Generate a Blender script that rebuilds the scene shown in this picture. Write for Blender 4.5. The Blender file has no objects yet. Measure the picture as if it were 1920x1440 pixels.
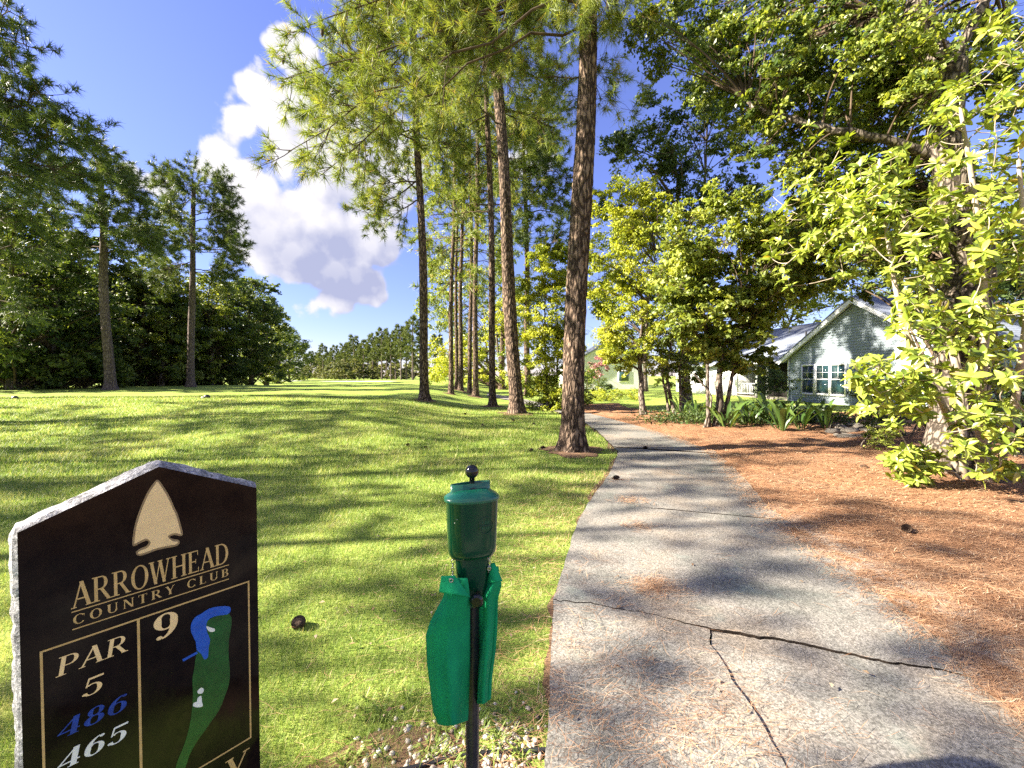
import bpy, math, random
import numpy as np
from mathutils import Vector, Matrix

R = math.radians
SC = bpy.context.scene
COL = SC.collection

# ------------------------------------------------------------------ camera
F_PX, CAM_H = 740.0, 1.55
PITCH = math.atan(15.0 / F_PX)
cam_data = bpy.data.cameras.new('camera')
cam_data.sensor_fit = 'HORIZONTAL'
cam_data.angle = 2 * math.atan(960.0 / F_PX)
cam_data.clip_start = 0.02
cam_data.clip_end = 6000
camera = bpy.data.objects.new('camera', cam_data)
camera.location = (0, 0, CAM_H)
camera.rotation_euler = (R(90) - PITCH, 0, 0)
COL.objects.link(camera)
SC.camera = camera

# ------------------------------------------------------------------ light
SUN_EL, SUN_AZ = R(31), R(-96)          # azimuth measured from +Y towards +X
SUN_DIR = np.array([math.sin(SUN_AZ) * math.cos(SUN_EL), math.cos(SUN_AZ) * math.cos(SUN_EL), math.sin(SUN_EL)])
sun_data = bpy.data.lights.new('sun', 'SUN')
sun_data.energy = 5.0
sun_data.angle = R(0.7)
sun_data.color = (1.0, 0.90, 0.74)
sun = bpy.data.objects.new('sun', sun_data)
sun.rotation_euler = Vector(-SUN_DIR).to_track_quat('-Z', 'Y').to_euler()
sun.location = (-20, -2, 15)
COL.objects.link(sun)

SC.view_settings.view_transform = 'Standard'
SC.view_settings.look = 'None'
SC.view_settings.exposure = 2.55
SC.view_settings.gamma = 1.0
SC.view_settings.use_curve_mapping = False
SC.render.engine = 'CYCLES'
SC.cycles.use_denoising = False
SC.cycles.max_bounces = 7
SC.cycles.diffuse_bounces = 4
SC.cycles.glossy_bounces = 3
SC.cycles.transmission_bounces = 4
SC.cycles.caustics_reflective = False
SC.cycles.caustics_refractive = False
SC.cycles.sample_clamp_indirect = 6.0


def ray(u, v):
    """unit-depth direction of a photograph pixel (1920 x 1440)"""
    x, y = (u - 960.0) / F_PX, (720.0 - v) / F_PX
    c, s = math.cos(PITCH), math.sin(PITCH)
    d = np.array([x, c + y * s, -s + y * c])
    return d / d[1]


def P(u, v, depth):
    return np.array([0, 0, CAM_H]) + ray(u, v) * depth


# ------------------------------------------------------------------ world
SKY_STRENGTH = 0.085
world = bpy.data.worlds.new('World')
SC.world = world
world.use_nodes = True
wt = world.node_tree
wt.nodes.clear()


def N(t, typ, **kw):
    n = t.nodes.new(typ)
    for k, v in kw.items():
        setattr(n, k, v)
    return n


def L(t, a, b):
    t.links.new(a, b)


def mth(t, op, a, b=None, c=None, clamp=False):
    n = N(t, 'ShaderNodeMath', operation=op)
    n.use_clamp = clamp
    for i, x in enumerate((a, b, c)):
        if x is None:
            continue
        if isinstance(x, (int, float)):
            n.inputs[i].default_value = x
        else:
            L(t, x, n.inputs[i])
    return n.outputs[0]


def vmth(t, op, a, b=None):
    n = N(t, 'ShaderNodeVectorMath', operation=op)
    for i, x in enumerate((a, b)):
        if x is None:
            continue
        if isinstance(x, (tuple, list, np.ndarray)):
            n.inputs[i].default_value = tuple(float(q) for q in x)
        else:
            L(t, x, n.inputs[i])
    return n.outputs['Value'] if op in ('DISTANCE', 'DOT_PRODUCT', 'LENGTH') else n.outputs[0]


def smooth(t, x, lo, hi):
    n = N(t, 'ShaderNodeMapRange', interpolation_type='SMOOTHSTEP')
    L(t, x, n.inputs['Value'])
    n.inputs['From Min'].default_value = lo
    n.inputs['From Max'].default_value = hi
    return n.outputs['Result']


def mixc(t, fac, a, b, blend='MIX'):
    n = N(t, 'ShaderNodeMix', data_type='RGBA', blend_type=blend)
    for s, x in (('Factor', fac), ('A', a), ('B', b)):
        sock = [i for i in n.inputs if i.name == s and (i.type == ('VALUE' if s == 'Factor' else 'RGBA'))][0]
        if isinstance(x, (int, float)):
            sock.default_value = x
        elif isinstance(x, tuple):
            sock.default_value = (*x, 1.0)
        else:
            L(t, x, sock)
    return [o for o in n.outputs if o.type == 'RGBA'][0]


sky = N(wt, 'ShaderNodeTexSky', sky_type='NISHITA')
sky.sun_disc = False
sky.sun_elevation = SUN_EL
sky.sun_rotation = SUN_AZ
sky.altitude = 0
sky.air_density = 1.0
sky.dust_density = 0.15
sky.ozone_density = 1.5
dirn = vmth(wt, 'NORMALIZE', N(wt, 'ShaderNodeTexCoord').outputs['Generated'])


def unit(u, v):
    d = ray(u, v)
    return d / np.linalg.norm(d)


def azel(az, el):
    return np.array([math.sin(R(az)) * math.cos(R(el)), math.cos(R(az)) * math.cos(R(el)), math.sin(R(el))])


# cumulus puffs: (direction, angular radius)
puffs = [(unit(u, v), r / F_PX * 0.87) for u, v, r in (
    (474, 165, 40), (452, 232, 44), (505, 215, 52), (535, 300, 78), (430, 322, 52), (400, 325, 28), (485, 370, 78),
    (545, 90, 36), (600, 280, 100), (590, 410, 125), (680, 340, 115), (690, 440, 95), (625, 505, 88), (550, 460, 86), (665, 520, 70), (500, 440, 60),
    (740, 300, 80), (700, 540, 40), (650, 540, 48), (1000, 300, 50),
    (240, 335, 34), (290, 345, 30))]
puffs += [(azel(a, e), r) for a, e, r in (  # unseen clouds around the rest of the sky, enlarged for whiter fill light
    (-70, 22, .16), (-78, 28, .14), (-118, 32, .26), (-135, 26, .24), (-150, 18, .26), (-168, 26, .24), (160, 27, .28), (136, 22, .24),
    (122, 32, .20), (100, 24, .22), (88, 36, .20), (75, 26, .14), (-100, 50, .20), (40, 64, .16), (170, 58, .26), (-140, 62, .22), (110, 60, .22))]


def cloud_field(vec):
    acc = None
    for c, r in puffs:
        d = vmth(wt, 'DISTANCE', vec, c)
        k = mth(wt, 'MULTIPLY_ADD', d, -1.0 / r, 1.0)
        acc = k if acc is None else mth(wt, 'SMOOTH_MAX', acc, k, 0.25)
    nz = N(wt, 'ShaderNodeTexNoise')
    nz.inputs['Scale'].default_value = 7.0
    nz.inputs['Detail'].default_value = 8.0
    nz.inputs['Roughness'].default_value = 0.6
    L(wt, vec, nz.inputs['Vector'])
    acc2 = mth(wt, 'ADD', acc, mth(wt, 'MULTIPLY_ADD', nz.outputs['Fac'], 1.7, -0.9))
    wob = N(wt, 'ShaderNodeVectorMath', operation='MULTIPLY_ADD')
    L(wt, nz.outputs['Color'], wob.inputs[0])
    wob.inputs[1].default_value = (.05, .05, .05)
    L(wt, vec, wob.inputs[2])
    for sc_, k_ in ((13.0, .75), (31.0, .40)):
        vo = N(wt, 'ShaderNodeTexVoronoi', feature='F1')
        vo.inputs['Scale'].default_value = sc_
        L(wt, wob.outputs[0], vo.inputs['Vector'])
        acc2 = mth(wt, 'ADD', acc2, mth(wt, 'MULTIPLY_ADD', vo.outputs['Distance'], -k_, k_ * .48))
    return acc2, acc


f1, b1 = cloud_field(dirn)
sun_off = vmth(wt, 'ADD', dirn, tuple(np.array([-0.030, 0.0, 0.034])))
f2, b2 = cloud_field(sun_off)
mask = smooth(wt, f1, -0.02, 0.27)
lit = mth(wt, 'SUBTRACT', f1, f2)
lit = mth(wt, 'MULTIPLY_ADD', lit, 0.95, 0.70, clamp=True)
sep = N(wt, 'ShaderNodeSeparateXYZ')
L(wt, dirn, sep.inputs[0])
el_f = smooth(wt, sep.outputs['Z'], 0.20, 0.36)          # flat grey cloud base
thick = smooth(wt, b1, 0.1, 0.75)
base_sh = mth(wt, 'MULTIPLY', mth(wt, 'SUBTRACT', 1.0, el_f), thick)
lit = mth(wt, 'SUBTRACT', lit, mth(wt, 'MULTIPLY', base_sh, 0.85), clamp=True)
cl_col = mixc(wt, lit, (0.088, 0.094, 0.135), (0.185, 0.18, 0.188))
scl = vmth(wt, 'SCALE', cl_col)
scl.node.inputs['Scale'].default_value = 1.0 / SKY_STRENGTH
hor = smooth(wt, sep.outputs['Z'], 0.0, 0.55)
sky_t = mixc(wt, 1.0, sky.outputs[0], mixc(wt, hor, (.34, .325, .465), (.45, .40, .64)), 'MULTIPLY')
final = mixc(wt, mask, sky_t, scl)
bg = N(wt, 'ShaderNodeBackground')
bg.inputs['Strength'].default_value = SKY_STRENGTH
L(wt, final, bg.inputs['Color'])
L(wt, bg.outputs[0], N(wt, 'ShaderNodeOutputWorld').inputs['Surface'])

# ------------------------------------------------------------------ noise / terrain helpers


def _hash(ix, iy, iz):
    h = (ix * 374761393 + iy * 668265263 + iz * 2147483647 + 1013904223) & 0xFFFFFFFF
    h = ((h ^ (h >> 13)) * 1274126177) & 0xFFFFFFFF
    return ((h ^ (h >> 16)) & 0xFFFFFF) / float(0xFFFFFF)


def vnoise(x, y, z=0.0):
    x, y, z = np.broadcast_arrays(np.asarray(x, float), np.asarray(y, float), np.asarray(z, float))
    ix, iy, iz = np.floor(x).astype(np.int64), np.floor(y).astype(np.int64), np.floor(z).astype(np.int64)
    fx, fy, fz = x - ix, y - iy, z - iz
    fx, fy, fz = [f * f * (3 - 2 * f) for f in (fx, fy, fz)]
    out = 0
    for a in (0, 1):
        for b in (0, 1):
            for c in (0, 1):
                w = (fx if a else 1 - fx) * (fy if b else 1 - fy) * (fz if c else 1 - fz)
                out = out + w * _hash(ix + a, iy + b, iz + c)
    return out


def fbm(x, y, z=0.0, o=4):
    s, a, t = 0, 1.0, 0
    for i in range(o):
        s = s + a * vnoise(np.asarray(x) * 2 ** i + 17 * i, np.asarray(y) * 2 ** i + 5 * i, np.asarray(z) * 2 ** i)
        t += a
        a *= 0.5
    return s / t


def sstep(lo, hi, x):
    t = np.clip((np.asarray(x, float) - lo) / (hi - lo), 0, 1)
    return t * t * (3 - 2 * t)


# cart path edges, x as a function of y
PL = np.array([(-14, -1.6), (-4, -.25), (0, .0), (1.56, .137), (1.93, .18), (2.64, .285), (3.23, .437), (4.10, .69), (4.88, .99), (6.2, 1.55), (7.9, 2.14),
               (10.9, 2.36), (13.5, 2.37), (17.1, 1.85), (20.1, 1.09), (24.4, 0), (31.9, -2.6), (40, -6)])
PR = np.array([(-14, .5), (-4, 1.75), (0, 2.2), (1.9, 2.46), (2.36, 2.58), (2.9, 2.68), (3.53, 2.77), (4.1, 2.88), (4.88, 3.1), (6.55, 3.72), (8.0, 4.1),
               (9.56, 4.05), (12.07, 3.8), (16.4, 3.1), (20.1, 2.17), (26.7, .6), (34.8, -2.0), (40, -4.2)])


def pl(y):
    return np.interp(y, PL[:, 0], PL[:, 1])


def pr(y):
    return np.interp(y, PR[:, 0], PR[:, 1])


def hgt(x, y):
    x = np.asarray(x, float)
    y = np.asarray(y, float)
    tee = 0.60 * sstep(7.0, 14.5, y + 0.10 * (x + 8)) * sstep(-0.4, -5.0, x + 0.03 * y) * (1 - sstep(38, 58, y))
    hump = 0.85 * np.exp(-((x + 12) / 16) ** 2 - ((y - 74) / 16) ** 2)
    near = np.clip(1 - np.abs(x - (pl(y) + pr(y)) / 2) / 2.2, 0, 1) * (y < 45)
    nz = (fbm(x * .18 + 3, y * .18 + 9, 0, 3) - .5) * 0.22 * np.clip(1 - near * 1.5, 0, 1) * (1 - sstep(60, 110, y))
    right = 0.25 * sstep(5, 14, x) * sstep(6, 14, y) * (1 - sstep(30, 60, y))
    return tee + hump + nz + right


_TS = np.geomspace(.9, 400, 1400)


def G(u, v):
    """ground point under a photograph pixel"""
    p = np.array([0, 0, CAM_H]) + ray(u, v) * _TS[:, None]
    under = p[:, 2] <= hgt(p[:, 0], p[:, 1])
    q = p[int(np.argmax(under))] if under.any() else p[-1]
    q[2] = float(hgt(q[0], q[1]))
    return q


# ------------------------------------------------------------------ mesh helpers
def mesh_np(name, V, Fs, smooth_=False, rnd=None):
    me = bpy.data.meshes.new(name)
    V = np.ascontiguousarray(V, dtype=np.float32)
    me.vertices.add(len(V))
    me.vertices.foreach_set('co', V.ravel())
    Fs = [np.asarray(f, dtype=np.int32) for f in Fs if len(f)]
    nf = sum(len(f) for f in Fs)
    idx = np.concatenate([f.ravel() for f in Fs])
    tot = np.concatenate([np.full(len(f), f.shape[1], np.int32) for f in Fs])
    st = np.concatenate([[0], np.cumsum(tot)[:-1]]).astype(np.int32)
    me.loops.add(len(idx))
    me.loops.foreach_set('vertex_index', idx)
    me.polygons.add(nf)
    me.polygons.foreach_set('loop_start', st)
    if smooth_:
        me.polygons.foreach_set('use_smooth', np.ones(nf, dtype=bool))
    me.update(calc_edges=True)
    if rnd is not None:
        at = me.attributes.new('rnd', 'FLOAT', 'FACE')
        at.data.foreach_set('value', np.ascontiguousarray(rnd, dtype=np.float32))
    return me


class MB:
    def __init__(s):
        s.V, s.F, s.n, s.r = [], {}, 0, {}

    def add(s, V, F, rnd=None):
        V = np.asarray(V, float).reshape(-1, 3)
        F = np.asarray(F, np.int64)
        s.V.append(V)
        k = F.shape[1]
        s.F.setdefault(k, []).append(F + s.n)
        s.r.setdefault(k, []).append(np.full(len(F), 0.5) if rnd is None else np.broadcast_to(rnd, (len(F),)))
        s.n += len(V)

    def box(s, lo, hi):
        x0, y0, z0 = lo
        x1, y1, z1 = hi
        V = [(x0, y0, z0), (x1, y0, z0), (x1, y1, z0), (x0, y1, z0), (x0, y0, z1), (x1, y0, z1), (x1, y1, z1), (x0, y1, z1)]
        s.add(V, [(3, 2, 1, 0), (4, 5, 6, 7), (0, 1, 5, 4), (1, 2, 6, 5), (2, 3, 7, 6), (3, 0, 4, 7)])

    def prism(s, poly, vec):
        """polygon (n,3) extruded along vec; end caps as n-gons"""
        poly = np.asarray(poly, float)
        n = len(poly)
        s.add(poly, [list(range(n))])
        s.add(poly + np.asarray(vec), [list(range(n))[::-1]])
        V = np.concatenate([poly, poly + np.asarray(vec)])
        s.add(V, [(i, i + n, (i + 1) % n + n, (i + 1) % n) for i in range(n)])

    def tube(s, pts, rad, n=6, cap=True, rnd=None):
        pts = np.asarray(pts, float)
        k = len(pts)
        rad = np.broadcast_to(np.asarray(rad, float), (k,))
        t = np.gradient(pts, axis=0)
        t /= np.linalg.norm(t, axis=1)[:, None] + 1e-12
        m = np.abs(t).mean(0)
        ref = np.eye(3)[int(np.argmin(m))]
        a = np.cross(t, ref)
        a /= np.linalg.norm(a, axis=1)[:, None] + 1e-12
        b = np.cross(t, a)
        th = np.linspace(0, 2 * np.pi, n, endpoint=False)
        V = pts[:, None] + rad[:, None, None] * (a[:, None] * np.cos(th)[None, :, None] + b[:, None] * np.sin(th)[None, :, None])
        i, j = np.meshgrid(np.arange(k - 1), np.arange(n), indexing='ij')
        j2 = (j + 1) % n
        F = np.stack([i * n + j, i * n + j2, (i + 1) * n + j2, (i + 1) * n + j], -1).reshape(-1, 4)
        s.add(V.reshape(-1, 3), F, rnd)
        if cap:
            s.add(V[-1], [list(range(n))])
            s.add(V[0], [list(range(n))[::-1]])

    def build(s, name, mat, parent=None, sm=False, local=False):
        V = np.concatenate(s.V)
        if parent is not None and not local:
            V = V - np.array(parent_loc(parent))
        ks = list(s.F)
        me = mesh_np(name, V, [np.concatenate(s.F[k]) for k in ks], sm, np.concatenate([np.concatenate(s.r[k]) for k in ks]))
        return link(name, me, mat, parent)


ROOT_LOC = {}


def parent_loc(o):
    l = np.zeros(3)
    while o is not None:
        l += np.array(o.location)
        o = o.parent
    return l


def link(name, me, mat=None, parent=None):
    o = bpy.data.objects.new(name, me)
    COL.objects.link(o)
    if mat is not None and not me.materials:
        me.materials.append(mat)
    if parent is not None:
        o.parent = parent
    return o


def thing(name, label, cat, loc=(0, 0, 0), group=None):
    o = bpy.data.objects.new(name, None)
    o.empty_display_size = 0.2
    COL.objects.link(o)
    o.location = [float(q) for q in loc]
    tag(o, label, cat, group)
    return o


def tag(o, label=None, cat=None, group=None, kind=None):
    for k, v in (('label', label), ('category', cat), ('group', group), ('kind', kind)):
        if v:
            o[k] = v
    return o


def copy_tree(o, loc, rotz=0.0, scale=1.0, label=None, group=None, name=None):
    c = o.copy()
    COL.objects.link(c)
    c.location = [float(q) for q in loc]
    c.rotation_euler = (0, 0, rotz)
    c.scale = (scale,) * 3 if not isinstance(scale, tuple) else scale
    if label:
        c['label'] = label
    if group:
        c['group'] = group
    if name:
        c.name = name
    for ch in list(o.children):
        d = ch.copy()
        COL.objects.link(d)
        d.parent = c
    return c


def grid_faces(nu, nv):
    i, j = np.meshgrid(np.arange(nu - 1), np.arange(nv - 1), indexing='ij')
    return np.stack([i * nv + j, (i + 1) * nv + j, (i + 1) * nv + j + 1, i * nv + j + 1], -1).reshape(-1, 4)


def lathe(mb, prof, c=(0, 0, 0), n=24, sx=1, sy=1, yaw=0):
    """prof: (r, z) list from bottom to top around a vertical axis"""
    th = np.linspace(0, 2 * np.pi, n, endpoint=False)
    V = []
    for r, z in prof:
        x, y = r * sx * np.cos(th), r * sy * np.sin(th)
        V.append(np.stack([x * math.cos(yaw) - y * math.sin(yaw) + c[0], x * math.sin(yaw) + y * math.cos(yaw) + c[1], np.full(n, z + c[2])], 1))
    k = len(prof)
    i, j = np.meshgrid(np.arange(k - 1), np.arange(n), indexing='ij')
    j2 = (j + 1) % n
    F = np.stack([i * n + j, i * n + j2, (i + 1) * n + j2, (i + 1) * n + j], -1).reshape(-1, 4)
    mb.add(np.concatenate(V), F)
    mb.add(V[0], [list(range(n))[::-1]])
    mb.add(V[-1], [list(range(n))])


# ------------------------------------------------------------------ materials
def new_mat(name):
    m = bpy.data.materials.new(name)
    m.use_nodes = True
    t = m.node_tree
    b = t.nodes['Principled BSDF']
    return m, t, b, t.nodes['Material Output']


def ramp(t, fac, stops):
    n = N(t, 'ShaderNodeValToRGB')
    e = n.color_ramp.elements
    while len(e) < len(stops):
        e.new(0.5)
    for q, (p, c) in zip(e, stops):
        q.position = p
        q.color = (*c, 1)
    if fac is not None:
        L(t, fac, n.inputs[0])
    return n.outputs[0]


def noise(t, vec, scale, detail=4, rough=.55, dist=0):
    n = N(t, 'ShaderNodeTexNoise')
    n.inputs['Scale'].default_value = scale
    n.inputs['Detail'].default_value = detail
    n.inputs['Roughness'].default_value = rough
    n.inputs['Distortion'].default_value = dist
    if vec is not None:
        L(t, vec, n.inputs['Vector'])
    return n.outputs['Fac']


def coords(t, scale=(1, 1, 1), world_=False):
    m = N(t, 'ShaderNodeMapping')
    m.inputs['Scale'].default_value = scale
    if world_:
        L(t, N(t, 'ShaderNodeNewGeometry').outputs['Position'], m.inputs['Vector'])
    else:
        L(t, N(t, 'ShaderNodeTexCoord').outputs['Object'], m.inputs['Vector'])
    return m.outputs[0]


def bump(t, b, h, strength=.3, dist=.01):
    n = N(t, 'ShaderNodeBump')
    n.inputs['Strength'].default_value = strength
    n.inputs['Distance'].default_value = dist
    L(t, h, n.inputs['Height'])
    L(t, n.outputs[0], b.inputs['Normal'])


def mat_plain(name, c1, c2=None, scale=8, rough=.5, spec=.5, metal=0, bmp=0, bscale=60, coat=0):
    m, t, b, o = new_mat(name)
    v = coords(t)
    c2 = c2 or tuple(q * .75 for q in c1)
    L(t, ramp(t, noise(t, v, scale, 5), [(.3, c2), (.7, c1)]), b.inputs['Base Color'])
    b.inputs['Roughness'].default_value = rough
    b.inputs['Specular IOR Level'].default_value = spec
    b.inputs['Metallic'].default_value = metal
    b.inputs['Coat Weight'].default_value = coat
    if bmp:
        bump(t, b, noise(t, v, bscale, 4), bmp, .004)
    return m


def mat_leaf(name, stops, trans=.35, rough=.45, spec=.35, tcol=(1.25, 1.2, .45)):
    m, t, b, o = new_mat(name)
    a = N(t, 'ShaderNodeAttribute', attribute_name='rnd')
    col = ramp(t, a.outputs['Fac'], stops)
    L(t, col, b.inputs['Base Color'])
    b.inputs['Roughness'].default_value = rough
    b.inputs['Specular IOR Level'].default_value = spec
    tr = N(t, 'ShaderNodeBsdfTranslucent')
    L(t, mixc(t, 1.0, col, tcol, 'MULTIPLY'), tr.inputs['Color'])
    mx = N(t, 'ShaderNodeMixShader')
    mx.inputs[0].default_value = trans
    L(t, b.outputs[0], mx.inputs[1])
    L(t, tr.outputs[0], mx.inputs[2])
    L(t, mx.outputs[0], o.inputs['Surface'])
    return m


def mat_bark(name, dark, mid, light, sx=9, sz=2.2, bstr=.9, bdist=.03):
    m, t, b, o = new_mat(name)
    v = coords(t, (sx, sx, sz))
    nz = noise(t, v, .8, 5, .6)
    dv = vmth(t, 'ADD', v, None)
    mixv = N(t, 'ShaderNodeVectorMath', operation='MULTIPLY_ADD')
    ncol = N(t, 'ShaderNodeTexNoise')
    ncol.inputs['Scale'].default_value = 1.2
    L(t, v, ncol.inputs['Vector'])
    L(t, ncol.outputs['Color'], mixv.inputs[0])
    mixv.inputs[1].default_value = (.9, .9, .9)
    L(t, v, mixv.inputs[2])
    vo = N(t, 'ShaderNodeTexVoronoi', feature='DISTANCE_TO_EDGE')
    vo.inputs['Scale'].default_value = 1.0
    L(t, mixv.outputs[0], vo.inputs['Vector'])
    edge = smooth(t, vo.outputs['Distance'], 0.0, 0.28)
    fine = noise(t, v, 7, 5, .65)
    tone = mth(t, 'MULTIPLY_ADD', fine, .55, mth(t, 'MULTIPLY', nz, .5))
    plate = ramp(t, tone, [(.35, mid), (.72, light)])
    col = mixc(t, edge, dark, plate)
    L(t, col, b.inputs['Base Color'])
    b.inputs['Roughness'].default_value = .9
    b.inputs['Specular IOR Level'].default_value = .15
    hgt_ = mth(t, 'MULTIPLY_ADD', fine, .35, edge)
    bump(t, b, hgt_, bstr, bdist)
    return m


M = {}
M['bark_pine'] = mat_bark('pine_bark', (.03, .02, .015), (.14, .095, .068), (.28, .205, .15), 12, 3.2)
M['bark_far'] = mat_bark('far_pine_bark', (.06, .045, .04), (.14, .11, .10), (.22, .175, .155), 15, 3.5, .4, .015)
M['bark_oak'] = mat_bark('oak_bark', (.03, .024, .019), (.125, .10, .08), (.28, .235, .19), 13, 4.5, .8, .02)
M['bark_grey'] = mat_bark('grey_bark', (.045, .035, .028), (.15, .12, .10), (.26, .22, .18), 14, 4, .5, .01)
M['twig'] = mat_plain('twig', (.11, .08, .055), (.05, .036, .026), 5, .9, .1)
M['pale_twig'] = mat_plain('pale_twig', (.42, .36, .28), (.22, .18, .13), 9, .85, .15)
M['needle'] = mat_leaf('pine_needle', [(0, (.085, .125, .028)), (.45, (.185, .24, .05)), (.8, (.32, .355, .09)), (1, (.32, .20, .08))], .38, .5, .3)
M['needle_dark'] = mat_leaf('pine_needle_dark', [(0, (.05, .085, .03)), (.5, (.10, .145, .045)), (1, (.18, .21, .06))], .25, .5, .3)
M['needle_far'] = mat_leaf('pine_needle_far', [(0, (.06, .085, .03)), (.5, (.10, .13, .04)), (1, (.15, .17, .055))], .3, .6, .2)
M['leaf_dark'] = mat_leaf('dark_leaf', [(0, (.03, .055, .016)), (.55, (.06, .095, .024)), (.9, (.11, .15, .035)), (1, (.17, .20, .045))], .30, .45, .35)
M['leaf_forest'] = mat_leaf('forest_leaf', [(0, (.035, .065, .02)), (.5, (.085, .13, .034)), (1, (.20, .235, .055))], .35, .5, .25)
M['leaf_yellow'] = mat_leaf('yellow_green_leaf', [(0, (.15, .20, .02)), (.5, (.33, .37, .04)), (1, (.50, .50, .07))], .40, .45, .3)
M['leaf_mid'] = mat_leaf('mid_green_leaf', [(0, (.08, .12, .022)), (.5, (.22, .27, .042)), (1, (.42, .45, .10))], .38, .42, .4)
M['leaf_far'] = mat_leaf('far_leaf', [(0, (.09, .11, .045)), (.5, (.16, .18, .07)), (1, (.26, .24, .11))], .3, .6, .2)
M['leaf_mag'] = mat_leaf('magnolia_leaf', [(0, (.06, .10, .014)), (.3, (.17, .23, .03)), (.65, (.31, .38, .06)), (.93, (.46, .51, .12)), (1, (.50, .38, .07))], .38, .30, .5)
M['leaf_oak'] = mat_leaf('oak_leaf', [(0, (.045, .08, .018)), (.5, (.14, .19, .034)), (1, (.36, .40, .085))], .40, .4, .4)
M['leaf_ginger'] = mat_leaf('strap_leaf', [(0, (.03, .065, .014)), (.5, (.06, .12, .024)), (1, (.13, .20, .045))], .35, .35, .5)
M['leaf_pink'] = mat_leaf('pink_blossom', [(0, (.35, .14, .16)), (.6, (.55, .25, .28)), (1, (.1, .16, .04))], .3, .6, .2, (1, 1, 1))
M['grass'] = mat_leaf('grass_blade', [(0, (.10, .18, .03)), (.4, (.205, .30, .055)), (.75, (.38, .42, .12)), (1, (.58, .51, .27))], .40, .5, .25, (1.1, 1.1, .6))
M['straw'] = mat_leaf('fallen_needle', [(0, (.13, .06, .032)), (.45, (.40, .215, .115)), (.85, (.60, .38, .22)), (1, (.72, .56, .38))], .05, .75, .2, (1, 1, 1))

def mat_lawn():
    m, t, b, o = new_mat('lawn')
    v = coords(t, (1, 1, 1), True)
    big = noise(t, v, .35, 4, .6)
    midn = noise(t, v, 2.3, 5, .65, .4)
    fine = noise(t, v, 38, 4, .7)
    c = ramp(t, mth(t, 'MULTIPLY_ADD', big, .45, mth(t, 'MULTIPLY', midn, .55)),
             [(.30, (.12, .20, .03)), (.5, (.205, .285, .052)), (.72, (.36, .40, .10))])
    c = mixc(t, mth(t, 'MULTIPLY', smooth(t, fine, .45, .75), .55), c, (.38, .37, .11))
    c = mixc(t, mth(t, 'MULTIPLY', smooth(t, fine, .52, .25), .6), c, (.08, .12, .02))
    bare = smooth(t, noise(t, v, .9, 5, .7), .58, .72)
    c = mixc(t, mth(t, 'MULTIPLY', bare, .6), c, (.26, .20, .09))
    L(t, c, b.inputs['Base Color'])
    b.inputs['Roughness'].default_value = .9
    b.inputs['Specular IOR Level'].default_value = .1
    bump(t, b, mth(t, 'MULTIPLY_ADD', midn, .5, fine), .8, .03)
    return m


def mat_concrete():
    m, t, b, o = new_mat('path_concrete')
    v = coords(t, (1, 1, 1), True)
    sp = N(t, 'ShaderNodeTexVoronoi')
    sp.inputs['Scale'].default_value = 130
    L(t, v, sp.inputs['Vector'])
    grit = N(t, 'ShaderNodeSeparateColor')
    L(t, sp.outputs['Color'], grit.inputs[0])
    fine = noise(t, v, 160, 3, .7)
    med = noise(t, v, 14, 5, .65)
    big = noise(t, v, 1.3, 5, .6, .5)
    g = mth(t, 'MULTIPLY_ADD', grit.outputs[0], .35, mth(t, 'MULTIPLY_ADD', fine, .4, mth(t, 'MULTIPLY', med, .25)))
    c = ramp(t, g, [(.25, (.075, .07, .062)), (.5, (.20, .188, .170)), (.8, (.36, .338, .305))])
    stain = ramp(t, big, [(.30, (.62, .68, .68)), (.5, (1, 1, 1)), (.68, (1.12, 1.0, .88))])
    c = mixc(t, 1.0, c, stain, 'MULTIPLY')
    alg = smooth(t, noise(t, vmth(t, 'ADD', v, (9, 3, 0)), 2.2, 4, .6), .58, .72)
    c = mixc(t, mth(t, 'MULTIPLY', alg, .35), c, (.22, .27, .24))
    L(t, c, b.inputs['Base Color'])
    b.inputs['Roughness'].default_value = .88
    b.inputs['Specular IOR Level'].default_value = .2
    bump(t, b, g, .7, .006)
    return m


def mat_strawbed():
    m, t, b, o = new_mat('pine_straw')
    v = coords(t, (1, 1, 1), True)
    va = coords(t, (6, 60, 1), True)
    vb = coords(t, (60, 8, 1), True)
    n1 = noise(t, va, 1.6, 4, .65, 1.2)
    n2 = noise(t, vb, 1.6, 4, .65, 1.2)
    n = mth(t, 'MAXIMUM', n1, n2)
    c = ramp(t, n, [(.42, (.11, .054, .031)), (.58, (.33, .175, .095)), (.74, (.53, .32, .185))])
    dirt = smooth(t, noise(t, v, .8, 5, .65, .6), .50, .68)
    c = mixc(t, mth(t, 'MULTIPLY', dirt, .55), c, (.24, .165, .11))
    a = N(t, 'ShaderNodeAttribute', attribute_name='edge')
    spk = smooth(t, noise(t, v, 5.0, 6, .7), .40, .62)
    sand = mth(t, 'MULTIPLY', a.outputs['Fac'], spk)
    c = mixc(t, mth(t, 'MULTIPLY', sand, .85), c, (.40, .36, .31))
    L(t, c, b.inputs['Base Color'])
    b.inputs['Roughness'].default_value = .95
    b.inputs['Specular IOR Level'].default_value = .1
    bump(t, b, n, .9, .03)
    return m


def mat_granite():
    m, t, b, o = new_mat('rough_granite')
    v = coords(t)
    n = noise(t, v, 120, 4, .75)
    n2 = noise(t, v, 22, 5, .7)
    c = ramp(t, mth(t, 'MULTIPLY_ADD', n, .6, mth(t, 'MULTIPLY', n2, .4)), [(.36, (.03, .03, .035)), (.5, (.22, .22, .24)), (.64, (.62, .61, .64))])
    L(t, c, b.inputs['Base Color'])
    b.inputs['Roughness'].default_value = .75
    bump(t, b, mth(t, 'ADD', n, n2), .9, .006)
    return m


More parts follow.
